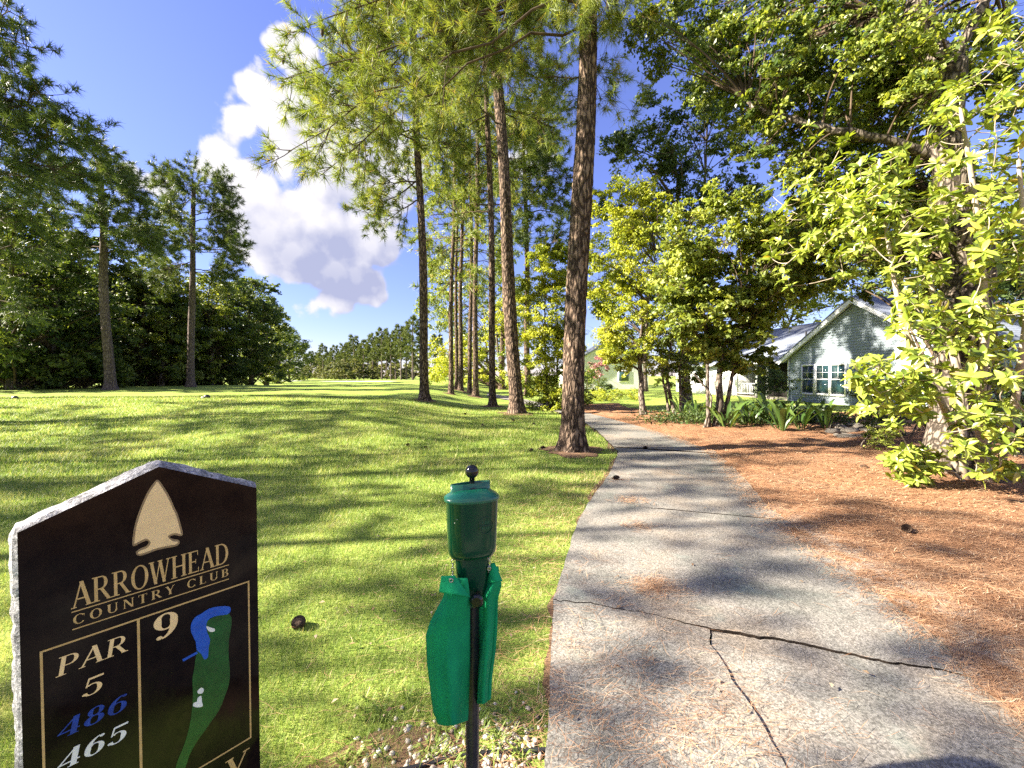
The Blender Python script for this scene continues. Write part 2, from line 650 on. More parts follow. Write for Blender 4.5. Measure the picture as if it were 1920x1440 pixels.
def mat_shingle():
    m, t, b, o = new_mat('roof_shingle')
    v = coords(t)
    n = noise(t, v, 2.2, 5, .7)
    n2 = noise(t, coords(t, (7, 3, 9)), 2, 4, .6)
    c = ramp(t, mth(t, 'MULTIPLY_ADD', n, .5, mth(t, 'MULTIPLY', n2, .5)), [(.3, (.10, .12, .16)), (.7, (.22, .25, .32))])
    L(t, c, b.inputs['Base Color'])
    b.inputs['Roughness'].default_value = .9
    w = N(t, 'ShaderNodeTexWave', bands_direction='Z')
    w.inputs['Scale'].default_value = 3.2
    L(t, v, w.inputs['Vector'])
    bump(t, b, w.outputs['Fac'], .5, .02)
    return m


M['lawn'] = mat_lawn()
M['concrete'] = mat_concrete()
M['strawbed'] = mat_strawbed()
M['granite'] = mat_granite()
M['shingle'] = mat_shingle()
M['white_paint'] = mat_plain('white_paint', (.78, .79, .80), (.70, .72, .74), 3, .55, .3)
M['siding'] = mat_plain('pale_siding', (.29, .345, .39), (.275, .33, .375), .6, .55, .3)
M['glass'] = mat_plain('window_glass', (.02, .05, .055), (.012, .03, .035), 1, .06, .6)
M['porch_shade'] = mat_plain('porch_shade_wall', (.03, .026, .022), (.015, .012, .01), 1, .9)  # near-black wall colour stands in for the shade inside the porch
M['pond'] = mat_plain('pond_water', (.10, .16, .20), (.08, .13, .17), .3, .04, .6)
M['sand'] = mat_plain('bunker_sand', (.62, .57, .48), (.5, .45, .38), 2, .9, .1)
M['soil'] = mat_plain('bare_soil', (.20, .125, .08), (.09, .055, .035), 9, .95, .1, bmp=.8, bscale=40)
M['joint_dirt'] = mat_plain('joint_dirt', (.035, .026, .02), (.015, .012, .01), 30, .95, .05)
M['stone'] = mat_plain('border_stone', (.24, .215, .185), (.12, .105, .09), 4, .85, .2, bmp=.7, bscale=15)
M['gravel'] = mat_leaf('pebble', [(0, (.18, .14, .11)), (.4, (.38, .33, .28)), (1, (.62, .57, .51))], .0, .7, .3, (1, 1, 1))
M['black_plastic'] = mat_plain('black_plastic', (.02, .02, .022), (.01, .01, .012), 5, .5, .4)

# ================================================================== large structure
# ---- ground sheet
xs = np.concatenate([-np.geomspace(14, 1500, 40)[::-1], np.linspace(-14, 14, 100)[1:-1], np.geomspace(14, 1500, 40)])
ys = np.concatenate([-np.geomspace(4, 400, 24)[::-1], np.linspace(-4, 45, 150)[1:], np.geomspace(45.5, 3000, 60)])
X, Y = np.meshgrid(xs, ys, indexing='ij')
Z = hgt(X, Y)
me = mesh_np('ground', np.stack([X, Y, Z], -1).reshape(-1, 3), [grid_faces(len(xs), len(ys))], True)
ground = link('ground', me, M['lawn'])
tag(ground, 'green golf course lawn with yellow sunlit streaks rising to a raised tee', 'lawn', kind='structure')

# ---- cart path, slab by slab
path = thing('cart_path', 'pale cracked concrete cart path curving away to the left past the pines', 'path', (0, 0, 0))
path['kind'] = 'structure'


def jag(a, seed, amp):
    return amp * ((fbm(a * 7 + seed * 31.7, seed * 3.3, 0, 3) - .5) * 1.6 + (fbm(a * 46 + seed * 11.7, seed * 7.3, 0, 3) - .5) * .62)


def joint(y_left, slope, amp=0.0, seed=1):
    return lambda a: y_left + slope * a + jag(a, seed, amp)


def Lx_near(yb):
    return float(yb(np.array(.5))) < 3.5


def slab(yb, yt, a0, a1, dz, seed, nb=None):
    """concrete slab between joints yb(a), yt(a) and across-path limits a0(b), a1(b)"""
    na = 150 if Lx_near(yb) else 40
    Ly = float(yt(np.array(.5)) - yb(np.array(.5)))
    nb = nb or max(8, min(60, int(Ly / .09)))
    A, B = np.meshgrid(np.linspace(0, 1, na), np.linspace(0, 1, nb), indexing='ij')
    AA = a0(B) + (a1(B) - a0(B)) * A
    Yv = yb(AA) + (yt(AA) - yb(AA)) * B
    edge_l = 0.03 * (fbm(Yv * 6, 3.1, 0, 3) - .5) * (1 - AA) + 0.06 * (fbm(Yv * 4, 8.1, 0, 3) - .5) * AA
    Xv = pl(Yv) + (pr(Yv) - pl(Yv)) * AA + edge_l
    Zv = 0.035 + dz + (fbm(Xv * 1.1, Yv * 1.1, seed, 3) - .5) * .025
    top = np.stack([Xv, Yv, Zv], -1)
    mb = MB()
    mb.add(top.reshape(-1, 3), grid_faces(na, nb))
    rim = np.concatenate([top[:, 0], top[-1, 1:], top[::-1, -1][1:], top[0, ::-1][1:]])
    low = rim.copy()
    low[:, 2] -= .12
    n = len(rim)
    i = np.arange(n - 1)
    mb.add(np.concatenate([rim, low]), np.stack([i, i + n, i + 1 + n, i + 1], -1))
    o = mb.build('slab', M['concrete'], path)
    o.data.materials.append(M['joint_dirt'])
    mi = np.zeros(len(o.data.polygons), np.int32)
    mi[(na - 1) * (nb - 1):] = 1
    o.data.polygons.foreach_set('material_index', mi)
    return o


zero, one = (lambda b: b * 0.0), (lambda b: b * 0.0 + 1)
g = .004
crack1 = joint(2.66, -.76, .05, 3)
j2 = joint(4.72, -.60, .012, 4)
j1 = joint(8.42, -.72, .012, 5)
ac = lambda b: .40 + .055 * (1 - b) + jag(b, 9, .03)
bot = joint(-1.2, 0)
shift = lambda f, d: (lambda a: f(a) + d)
slab(bot, shift(crack1, -g), zero, lambda b: ac(b) - .0016, 0, 1, 70)
slab(bot, shift(crack1, -g), lambda b: ac(b) + .0016, one, -.003, 2, 70)
slab(lambda a: crack1(a) + g * .2 + .003 * vnoise(a * 22, 3.3), shift(j2, -.014), zero, one, .002, 3)
slab(shift(j2, .014), shift(j1, -.03), zero, one, -.006, 4)
slab(joint(-12.5, 0), shift(bot, -.02), zero, one, 0, 77)
prev = shift(j1, .03)
for k, yq in enumerate((12.0, 15.6, 19.2, 22.8, 26.4, 30.0, 33.6, 38.0)):
    nx = joint(yq, -.55)
    slab(prev, shift(nx, -.01), zero, one, .004 * (k % 2), 5 + k)
    prev = shift(nx, .01)

# ---- pine straw bed right of the path
ys2 = np.concatenate([np.linspace(-14, 0, 30)[:-1], np.linspace(0, 21, 190)])
aa = np.linspace(0, 1, 110) ** 1.7
A2, Y2 = np.meshgrid(aa, ys2, indexing='ij')
x0 = pr(Y2) - .075 + (fbm(Y2 * 1.6, 4.4, 0, 4) - .55) * .34 - .10 * sstep(3.4, 1.5, Y2)
x1 = 5.2 + 9.5 * sstep(17.5, 12.0, Y2) + .8 * fbm(Y2 * .7, 1.3, 0, 3)
X2 = x0 + (x1 - x0) * A2
dp = np.clip((X2 - x0) / .5, 0, 1)
Z2 = hgt(X2, Y2) + .024 + .022 * sstep(4.5, 2.5, Y2) + dp * .02 + (fbm(X2 * 2.2, Y2 * 2.2, 1, 4) - .45) * .14 * dp
me = mesh_np('pine_straw_bed', np.stack([X2, Y2, Z2], -1).reshape(-1, 3), [grid_faces(len(aa), len(ys2))], True)
at = me.attributes.new('edge', 'FLOAT', 'POINT')
eg = np.exp(-((X2 - x0 - .12) / .28) ** 2) * sstep(5.5, 3.0, Y2)
at.data.foreach_set('value', eg.astype(np.float32).ravel())
bed = link('pine_straw_bed', me, M['strawbed'])
tag(bed, 'orange brown pine straw bed along the right edge of the cart path', 'pine straw', kind='structure')


def bed_z(x, y):
    xx0 = pr(y) - .075 + (fbm(y * 1.6, 4.4, 0, 4) - .55) * .34 - .10 * sstep(3.4, 1.5, y)
    d = np.clip((x - xx0) / .5, 0, 1)
    return hgt(x, y) + .024 + .022 * sstep(4.5, 2.5, y) + d * .02 + (fbm(x * 2.2, y * 2.2, 1, 4) - .45) * .14 * d, xx0


# ---- pond and bunkers far down the fairway
def sheet(name, c, rx, ry, mat, label, cat, dz=.05, seed=0):
    th = np.linspace(0, 2 * np.pi, 40, endpoint=False)
    rr = 1 + .25 * (fbm(np.cos(th) * 1.5 + seed, np.sin(th) * 1.5, 0, 3) - .5) * 2
    V = [(c[0], c[1])] + [(c[0] + rx * r_ * math.cos(q), c[1] + ry * r_ * math.sin(q)) for q, r_ in zip(th, rr)]
    V = np.array(V)
    z = np.full(len(V), float(np.max(hgt(V[:, 0], V[:, 1])) + dz))
    mb = MB()
    mb.add(np.column_stack([V, z]), [(0, i + 1, (i + 1) % 40 + 1) for i in range(40)])
    return tag(mb.build(name, mat), label, cat, kind='structure')


sheet('pond', (-62, 124, 0), 15, 13, M['pond'], 'small pale blue pond at the far end of the fairway', 'pond', .06, 2)
sheet('sand_bunker', (-43, 112, 0), 11, 7, M['sand'], 'pale sand bunker in front of the distant pines', 'bunker', .05, 5)

# ---- grass blades near the camera (one mass)
rng = np.random.default_rng(7)


def grass_mass():
    n = 345000
    yy = 1.15 + (rng.random(n) ** 2.0) * 17
    xx = -1.42 * yy - .4 + rng.random(n) * (1.42 * yy + .5 + pl(yy))
    keep = xx < pl(yy) - .02 + .07 * (fbm(yy * 9, 1.7, 0, 3) - .45) + (rng.random(n) - .5) * .05
    # thin patches: gravel, pine foot, worn path edge
    dens = fbm(xx * 1.4, yy * 1.4, 2, 4)
    wear = np.exp(-((pl(yy) - xx) / .16) ** 2) * .42
    grav = sstep(.62, .25, np.hypot((xx + .1) * 1.2, (yy - 1.55) * 1.7))
    foot = sstep(.95, .55, np.hypot(xx - 1.22, yy - 7.9))
    keep &= rng.random(n) > np.clip(wear * (1.5 - dens) + grav * .93 + foot * .9 + sstep(.56, .74, dens) * .35, 0, 1)
    xx, yy, dens = xx[keep], yy[keep], dens[keep]
    n = len(xx)
    zz = hgt(xx, yy)
    h = (.018 + .034 * rng.random(n)) * (.6 + dens * .9) * np.clip(yy / 4, .9, 1.7)
    w = np.clip(.0018 * yy / 1.5, .0022, .013) * (.7 + .6 * rng.random(n))
    az = rng.random(n) * 2 * np.pi
    lean = .25 + .75 * rng.random(n)
    c = np.stack([xx, yy, zz - .003], 1)
    s = np.stack([np.cos(az), np.sin(az), az * 0], 1)
    d = np.stack([-np.sin(az) * lean, np.cos(az) * lean, np.ones(n)], 1)
    V = np.stack([c - s * w[:, None] / 2, c + s * w[:, None] / 2, c + d * h[:, None]], 1).reshape(-1, 3)
    r = np.clip(.28 + .20 * np.exp(-((pl(yy) - xx) / .5) ** 2) + 1.1 * (fbm(xx * .9 + 4, yy * .9, 3, 4) - .42) + .30 * rng.standard_normal(n), 0, 1)
    r = np.where(rng.random(n) < .14, .8 + .2 * rng.random(n), r)
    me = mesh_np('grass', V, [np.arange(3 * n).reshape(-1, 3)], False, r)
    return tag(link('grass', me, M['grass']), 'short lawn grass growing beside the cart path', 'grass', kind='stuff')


grass_mass()


# worn soil along the left path edge
ye = np.linspace(.6, 20, 260)
wv = -.03 + .42 * np.clip(fbm(ye * 1.3, 6.6, 0, 4) - .38, 0, 1) + .05 * fbm(ye * 9, 2.6, 0, 2)
Ae, Ye = np.meshgrid(np.linspace(0, 1, 7), ye, indexing='ij')
Xe = pl(Ye) + .05 - (wv + .05)[None, :] * Ae
Ze = hgt(Xe, Ye) + .006 - .004 * Ae + .012 * (fbm(Xe * 14, Ye * 14, 2, 2) - .3) * (1 - Ae)
me = mesh_np('worn_edge', np.stack([Xe, Ye, Ze], -1).reshape(-1, 3), [grid_faces(7, len(ye))], True)
tag(link('worn_edge', me, M['soil']), 'strip of bare brown soil along the left edge of the path', 'soil', kind='structure')


# ---- fallen needles: on the straw bed and strewn over the path
def needle_litter(name, xx, yy, zz, label, ln=(.07, .17), wide=1.0, flat=.22):
    n = len(xx)
    az = rng.random(n) * 2 * np.pi
    az = np.where(rng.random(n) < .5, rng.normal(.15, .5, n), az)
    l = ln[0] + (ln[1] - ln[0]) * rng.random(n)
    w = np.clip(.0011 * yy, .0020, .008) * wide
    c = np.stack([xx, yy, zz + .004 + .008 * rng.random(n)], 1)
    d = np.stack([np.cos(az), np.sin(az), (rng.random(n) - .5) * flat], 1)
    s = np.stack([-np.sin(az), np.cos(az), az * 0], 1)
    bow = s * (rng.standard_normal(n) * .10)[:, None]
    a, b_, m_ = c - d * l[:, None] / 2, c + d * l[:, None] / 2, c + bow * l[:, None]
    V = np.stack([a - s * w[:, None] / 2, m_ - s * w[:, None] / 2, b_, m_ + s * w[:, None] / 2], 1).reshape(-1, 3)
    r = np.clip(rng.normal(.45, .30, n), 0, 1)
    me = mesh_np(name, V, [np.arange(4 * n).reshape(-1, 4)], False, r)
    return tag(link(name, me, M['straw']), label, 'pine needles', kind='stuff')


n = 66000
yy = 1.3 + rng.random(n) ** 1.7 * 13
xx = pr(yy) - .25 + rng.random(n) ** 1.25 * (yy * 1.42 - pr(yy) + .3)
ok = (xx < yy * 1.45 + .2)
xx, yy = xx[ok], yy[ok]
zb, xx0 = bed_z(xx, yy)
ok = rng.random(len(xx)) < np.clip((xx - xx0 + .1) / .7, .05, 1) * np.clip(.35 + fbm(xx * .8, yy * .8, 7, 3), .3, 1)
ye = 1.2 + rng.random(5000) ** 1.8 * 10
xe = pr(ye) - .05 + rng.normal(0, .10, 5000) - .08 * np.abs(rng.standard_normal(5000))
ze, xe0 = bed_z(xe, ye)
xx, yy, zb, xx0, ok = np.concatenate([xx, xe]), np.concatenate([yy, ye]), np.concatenate([zb, ze]), np.concatenate([xx0, xe0]), np.concatenate([ok, rng.random(5000) < .75])
needle_litter('straw_litter', xx[ok], yy[ok], np.where(xx > xx0, np.maximum(zb, .042), .045)[ok], 'loose fallen pine needles covering the straw bed')

cx, cy, cs = [], [], []
for u, v, k, s in ((1225, 1112, 300, .10), (1185, 945, 120, .12), (1195, 995, 90, .09), (1160, 905, 30, .1), (1300, 1400, 520, .35), (1200, 1430, 300, .3), (1110, 1330, 70, .2),
                   (1290, 1320, 120, .22), (1060, 1200, 60, .2), (1040, 1330, 90, .12), (1150, 1240, 60, .3), (1500, 1200, 40, .6), (1300, 890, 40, .5), (1120, 1090, 60, .3), (1560, 1380, 70, .5),
                   (1230, 800, 60, .9), (1150, 1150, 60, .2)):
    p = G(u, v)
    cx.append(rng.normal(p[0], s, k))
    cy.append(rng.normal(p[1], s * .8, k))
cx, cy = np.concatenate(cx), np.concatenate(cy)
ok = (cy > .9)
cx, cy = cx[ok], cy[ok]
needle_litter('needle_litter', cx, cy, np.full(len(cx), .045), 'reddish fallen pine needles strewn over the concrete path', (.09, .17), .9, .12)
# straw coloured dead stalks in the grass
n = 2600
yy = 1.25 + rng.random(n) ** 2 * 5
xx = pl(yy) - np.abs(rng.normal(0, .55, n)) - .02 * rng.random(n)
needle_litter('dead_stalks', xx, yy, hgt(xx, yy) + .014, 'dry straw coloured stalks lying in the grass beside the path', (.06, .16), .9, .5)

# ================================================================== vegetation generators
UP = np.array([0, 0, 1.0])


def nrm(v):
    v = np.asarray(v, float)
    return v / (np.linalg.norm(v, axis=-1, keepdims=True) + 1e-9)


def bez(p0, p1, p2, k):
    t = np.linspace(0, 1, k)[:, None]
    return (1 - t) ** 2 * p0 + 2 * t * (1 - t) * p1 + t ** 2 * p2


def add_needles(mb, C, D, rg, n, ln, w, spread=.85):
    """tufts of needles: centres C, axes D"""
    C, D = np.asarray(C), nrm(np.asarray(D))
    k = len(C)
    q = nrm(rg.standard_normal((k, n, 3)))
    d = nrm(D[:, None] * .75 + q * spread)
    l = ln * (.65 + .5 * rg.random((k, n, 1)))
    base = C[:, None] - D[:, None] * (ln * .55 * rg.random((k, n, 1)))
    s = nrm(np.cross(d, nrm(rg.standard_normal((k, n, 3))))) * w * .5
    tip = base + d * l
    tip[..., 2] -= .10 * ln
    V = np.stack([base - s, base + s, tip], 2).reshape(-1, 3)
    m = k * n
    r = np.repeat(np.clip(.45 + .2 * rg.standard_normal(k), 0, .9), n) + rg.normal(0, .1, m)
    r = np.where(rg.random(m) < .02, 1.0, np.clip(r, 0, .92))
    mb.add(V, np.arange(3 * m).reshape(-1, 3), r)


def add_leaves(mb, C, rg, ln, wd, nbias=None, out=None, fold=.12, rmean=.45, clr=None):
    C = np.asarray(C)
    n = len(C)
    nb = rg.standard_normal((n, 3)) * .8 + UP * .55 + (0 if out is None else out * .5) + SUN_DIR * .35
    nv = nrm(nb)
    ax = nrm(np.cross(nv, rg.standard_normal((n, 3))))
    ax[:, 2] -= .25
    ax = nrm(ax)
    sd = nrm(np.cross(nv, ax))
    l = (ln * (.6 + .7 * rg.random((n, 1))))
    w = l * wd
    a, b = C - ax * l * .5, C + ax * l * .5 - nv * l * .12
    m = C + nv * l * fold * .5
    V = np.stack([a, m + sd * w * .5, b, m - sd * w * .5], 1).reshape(-1, 3)
    r = np.clip((rmean if clr is None else clr) + .22 * rg.standard_normal(n), 0, 1)
    mb.add(V, np.arange(4 * n).reshape(-1, 4), r)


def pine_limb(br, tc, td, p0, tip, r, rg, subs, sublen, ntuft, lift=.12, start=.3, cones=None):
    p0, tip = np.asarray(p0, float), np.asarray(tip, float)
    d = tip - p0
    Ln = np.linalg.norm(d)
    ctrl = p0 + d * .5 + UP * Ln * lift + rg.standard_normal(3) * Ln * .06
    pts = bez(p0, ctrl, tip, 9)
    pts[1:-1] += rg.standard_normal((7, 3)) * Ln * .012
    br.tube(pts, np.linspace(r, r * .22, 9), 6)
    tan = np.gradient(pts, axis=0)
    for _ in range(subs):
        s = start + (1 - start) * rg.random() ** .8
        i = s * 8
        a = int(min(i, 7))
        p = pts[a] + (pts[a + 1] - pts[a]) * (i - a)
        t = nrm(tan[a])
        side = rg.standard_normal(3)
        side -= t * (side @ t)
        dv = nrm(t * .75 + nrm(side) * .85 + UP * .12)
        l = sublen * (.45 + .75 * rg.random()) * (1.15 - .45 * s)
        q = p + dv * l + UP * l * .12 * rg.standard_normal()
        br.tube(bez(p, p + dv * l * .5 + rg.standard_normal(3) * l * .08, q, 4), np.linspace(r * .30, r * .10, 4), 4, False)
        for m in range(ntuft):
            wq = 1.0 if m == 0 else .35 + .65 * rg.random()
            pt = p + (q - p) * wq
            dd = nrm(dv + nrm(rg.standard_normal(3)) * .7 + UP * .25)
            if m:
                e = pt + dd * (.12 + .22 * rg.random()) * min(1, sublen)
                br.tube([pt, e], [r * .10 + .002, r * .06 + .002], 3, False)
                pt = e
            tc.append(pt)
            td.append(dd)
            if cones is not None and rg.random() < .05:
                cones.append(pt - UP * .06)


def rough_trunk(base, top, r0, r1, H, flare, rg, nseg, nring, depth, cell=(.075, .17), lean_fn=None, seed=0):
    """trunk surface with real bark plates; returns MB and centre-line function"""
    mb = MB()
    th = np.linspace(0, 2 * np.pi, nseg, endpoint=False)
    zz = np.linspace(0, 1, nring) ** 1.15
    TH, ZZ = np.meshgrid(th, zz, indexing='xy')
    cl = lean_fn(ZZ[:, 0])
    zw = ZZ * H
    rad = r0 + (r1 - r0) * ZZ + flare * np.exp(-zw / .28)
    rad = rad * (1 + .035 * np.sin(TH * 3 + zw * .5 + seed) + .03 * np.sin(TH * 2 - zw * .9)) + flare * .35 * np.exp(-zw / .22) * np.sin(TH * 5 + seed)
    # cellular plates in (arc, height)
    nc = max(5, int(round(2 * np.pi * r0 / cell[0])))
    gx = TH / (2 * np.pi) * nc + .9 * (fbm(TH * 2, zw * 3, seed, 3) - .5)
    gy = zw / cell[1] + .9 * (fbm(TH * 2 + 9, zw * 3, seed, 3) - .5)
    ix, iy = np.floor(gx).astype(np.int64), np.floor(gy).astype(np.int64)
    f1 = np.full(gx.shape, 9.0)
    f2 = np.full(gx.shape, 9.0)
    hid = np.zeros(gx.shape)
    for dx in (-1, 0, 1):
        for dy in (-1, 0, 1):
            cx_, cy_ = ix + dx, iy + dy
            hx = _hash(cx_ % nc, cy_, np.full_like(cx_, 3 + seed))
            hy = _hash(cx_ % nc, cy_, np.full_like(cx_, 11 + seed))
            dd = np.hypot(cx_ + hx - gx, cy_ + hy - gy)
            new = dd < f1
            f2 = np.where(new, f1, np.minimum(f2, dd))
            hid = np.where(new, hx, hid)
            f1 = np.where(new, dd, f1)
    plate = sstep(.02, .26, f2 - f1)
    rad = rad + depth * (plate * (.65 + .6 * hid) - .8) + depth * .35 * (fbm(TH * 14, zw * 22, seed, 3) - .5)
    Xv = cl[:, None, 0] + rad * np.cos(TH)
    Yv = cl[:, None, 1] + rad * np.sin(TH)
    Zv = cl[:, None, 2] + 0 * rad
    V = np.stack([Xv, Yv, Zv], -1).reshape(-1, 3)
    i, j = np.meshgrid(np.arange(nring - 1), np.arange(nseg), indexing='ij')
    j_ = (j + 1) % nseg
    Fc = np.stack([i * nseg + j, i * nseg + j_, (i + 1) * nseg + j_, (i + 1) * nseg + j], -1).reshape(-1, 4)
    mb.add(V, Fc)
    return mb


def pine(label, base_uv, top_uv, w_px, H, tips, seed, fine=0, needle=('needle', 26, .20, .007), subs=9, sublen=1.1, ntuft=5,
         crown=None, base=None, group='tall pines beside the cart path', limb_r=.05, bark='bark_pine', cones=False, attach=None, soil=True, dref=None):
    """tips: [(u, v, depth)] photograph pixels with real depths turned into real branch tips; crown: random limbs (z0, z1, reach, n)"""
    rg = np.random.default_rng(seed)
    b = G(*base_uv) if base is None else np.asarray(base, float)
    dep = b[1]
    tp = P(top_uv[0], top_uv[1], dep)
    sl = (tp - b) / (tp[2] - b[2])
    root = thing('pine_tree', label, 'pine tree', b, group)
    r0 = w_px * .5 / F_PX * dep
    top = b + sl * H
    lean = lambda z: b + (sl * H) * z[:, None] + np.stack([.10 * np.sin(z * 7 + seed), .08 * np.sin(z * 5 + 2 * seed), z * 0], 1) * (z * (1 - z) * 4)[:, None] + np.array([0, 0, -.06]) * (z < .001)[:, None]
    if fine:
        mb = rough_trunk(b, top, r0, r0 * .50, H, r0 * .55, rg, fine, int(fine * 3.6), r0 * .085, seed=seed, lean_fn=lean)
    else:
        mb = MB()
        z = np.linspace(0, 1, 26) ** 1.3
        mb.tube(lean(z) + np.random.default_rng(seed).standard_normal((26, 3)) * r0 * .05, r0 * (1 - .6 * z) + r0 * .5 * np.exp(-z * H / .35), 14)
    mb.build('trunk', M[bark], root, True)
    br, tc, td, cn = MB(), [], [], ([] if cones else None)
    sp = lambda z: lean(np.array([np.clip(z, 0, .98)]))[0]
    for k, tpx in enumerate(tips):
        tip = P(tpx[0], tpx[1], tpx[2] * (dep / dref if dref else 1))
        za = tpx[3] if len(tpx) > 3 else (tip[2] - b[2]) / H + rg.uniform(-.05, .10)
        p0 = sp(za)
        Ln = np.linalg.norm(tip - p0)
        pine_limb(br, tc, td, p0, tip, limb_r * (.6 + .10 * Ln), rg, int(subs * (.6 + Ln / 6)), sublen, ntuft, .10, .25, cn)
    if crown:
        z0, z1, reach, nl = crown
        for k in range(nl):
            f = (k + rg.random() * .6) / nl
            zz_ = z0 + (z1 - z0) * f
            rr = reach * (1.05 - .75 * f ** 1.6) * (.55 + .55 * rg.random())
            a = k * 2.4 + rg.random() * .8
            p0 = sp(zz_ / H)
            tip = p0 + np.array([math.cos(a) * rr, math.sin(a) * rr, rr * (.05 + .5 * f)])
            pine_limb(br, tc, td, p0, tip, limb_r * (.5 + .12 * rr), rg, subs, sublen, ntuft, .08, .3, cn)
    br.build('bough', M['twig'], root)
    nm = MB()
    mname, nn, ln, w = needle
    add_needles(nm, tc, td, rg, nn, ln, w)
    nm.build('foliage', M[mname], root)
    if cones:
        for c in cn[:14]:
            cb = MB()
            d0 = nrm(np.array([rg.normal(0, .4), rg.normal(0, .4), -1]))
            cb.tube([c, c + d0 * .03, c + d0 * .08, c + d0 * .12], [.012, .030, .026, .006], 7)
            cb.build('cone', M['cone'], root)
    if soil:
        th = np.linspace(0, 2 * np.pi, 30, endpoint=False)
        rr = (r0 * 1.9 + .18) * (1 + 1.3 * (fbm(np.cos(th) * 2.6 + seed, np.sin(th) * 2.6, 1, 4) - .5))
        V = [b + [0, 0, .05]]
        for q, r_ in zip(th, rr):
            V.append([b[0] + r_ * math.cos(q), b[1] + r_ * math.sin(q), 0])
        V = np.array(V)
        V[:, 2] = hgt(V[:, 0], V[:, 1]) + .012
        V[0, 2] += .05
        sm = MB()
        sm.add(V, [(0, i + 1, (i + 1) % 30 + 1) for i in range(30)])
        sm.build('root_soil', M['soil'], root)
    return root


def clump_points(rg, c, r, n, flat=.75):
    """leaf positions: shell-biased blob with uneven outline"""
    q = nrm(rg.standard_normal((n, 3)))
    rad = r * (rg.random((n, 1)) ** .45) * (.72 + .5 * fbm(q[:, :1] * 2.2 + c[0], q[:, 1:2] * 2.2 + c[1], q[:, 2:] * 2.2, 2))
    q[:, 2] *= flat
    return c + q * rad, q


def leafy(name, label, cat, base, trunks, clumps, leaf, mat, seed, bark='bark_grey', twig='twig', group=None, per=420, wd=.45, limb_r=.035, twigs=10, rspread=.16,
          sides=9, root=None, stems=True, sprays=7):
    """trunks: list of (points, r0, r1); clumps: (centre, radius[, leaf count])"""
    rg = np.random.default_rng(seed)
    base = np.asarray(base, float)
    root = root or thing(name, label, cat, base, group)
    tr = []
    for pts, r0, r1 in trunks:
        pts = np.asarray(pts, float)
        k = max(6, 3 * len(pts))
        s = np.linspace(0, len(pts) - 1, k)
        pp = np.stack([np.interp(s, np.arange(len(pts)), pts[:, a]) for a in range(3)], 1)
        pp[1:-1] = (pp[:-2] + 2 * pp[1:-1] + pp[2:]) / 4
        pp[2:] += rg.standard_normal((k - 2, 3)) * r0 * .22
        rr = np.linspace(r0, r1, k)
        rr[0] *= 1.45
        mb = MB()
        mb.tube(pp, rr, sides)
        mb.build('trunk', M[bark], root, True)
        tr.append((pp, rr))
    br, lf = MB(), MB()
    for cl in clumps:
        c, r = np.asarray(cl[0], float), cl[1]
        n = cl[2] if len(cl) > 2 else per
        if tr:
            pp, rr = tr[int(np.argmin([np.min(np.linalg.norm(t[0] - c, axis=1)) for t in tr]))]
            dist = np.linalg.norm(pp - c, axis=1) + .55 * np.clip(pp[:, 2] - c[2], -99, 99)
            i = int(np.argmin(dist))
            p0 = pp[i]
            Ln = np.linalg.norm(c - p0)
            if Ln > .15 and stems:
                pts = bez(p0, p0 + (c - p0) * .5 + UP * Ln * .16 + rg.standard_normal(3) * Ln * .08, c, 6)
                br.tube(pts, np.linspace(min(rr[i] * .6, limb_r * (.6 + .25 * Ln)), limb_r * .18, 6), 5, False)
        for _ in range(twigs):
            q = c + nrm(rg.standard_normal(3)) * r * .85 * np.array([1, 1, .75])
            br.tube(bez(c, (c + q) / 2 + rg.standard_normal(3) * r * .12, q, 3), [limb_r * .22, limb_r * .14, limb_r * .07], 3, False)
        ks = sprays
        rm = .45 + rspread * rg.standard_normal()
        for _ in range(ks):
            cc = c + nrm(rg.standard_normal(3)) * np.array([1, 1, .8]) * r * (.25 + .75 * rg.random() ** .6)
            rs_ = r * rg.uniform(.28, .58)
            pts, q = clump_points(rg, np.zeros(3), rs_, int(n / ks * rg.uniform(.6, 1.4)) + 1, .42)
            tl = rg.normal(0, .35, 2)
            pts[:, 2] += pts[:, 0] * tl[0] + pts[:, 1] * tl[1]
            add_leaves(lf, pts + cc, rg, leaf, wd, out=q, rmean=rm + .12 * rg.standard_normal())
    if br.n:
        br.build('bough', M[twig], root)
    if lf.n:
        lf.build('foliage', M[mat], root)
    return root


def px_clumps(rg, boxes):
    """boxes: (u0,u1,v0,v1,d0,d1,n,r) -> clump list at real depths"""
    out = []
    for u0, u1, v0, v1, d0, d1, n, r in boxes:
        k = 0
        while k < n:
            a, b = rg.random(2) * 2 - 1
            if abs(a) ** 2.4 + abs(b) ** 2.4 > 1:
                continue
            out.append((P((u0 + u1) / 2 + a * (u1 - u0) / 2, (v0 + v1) / 2 + b * (v1 - v0) / 2, rg.uniform(d0, d1)), r * rg.uniform(.7, 1.25)))
            k += 1
    return out


M['cone'] = mat_plain('pine_cone', (.10, .065, .045), (.03, .02, .015), 30, .8, .2, bmp=.6, bscale=90)

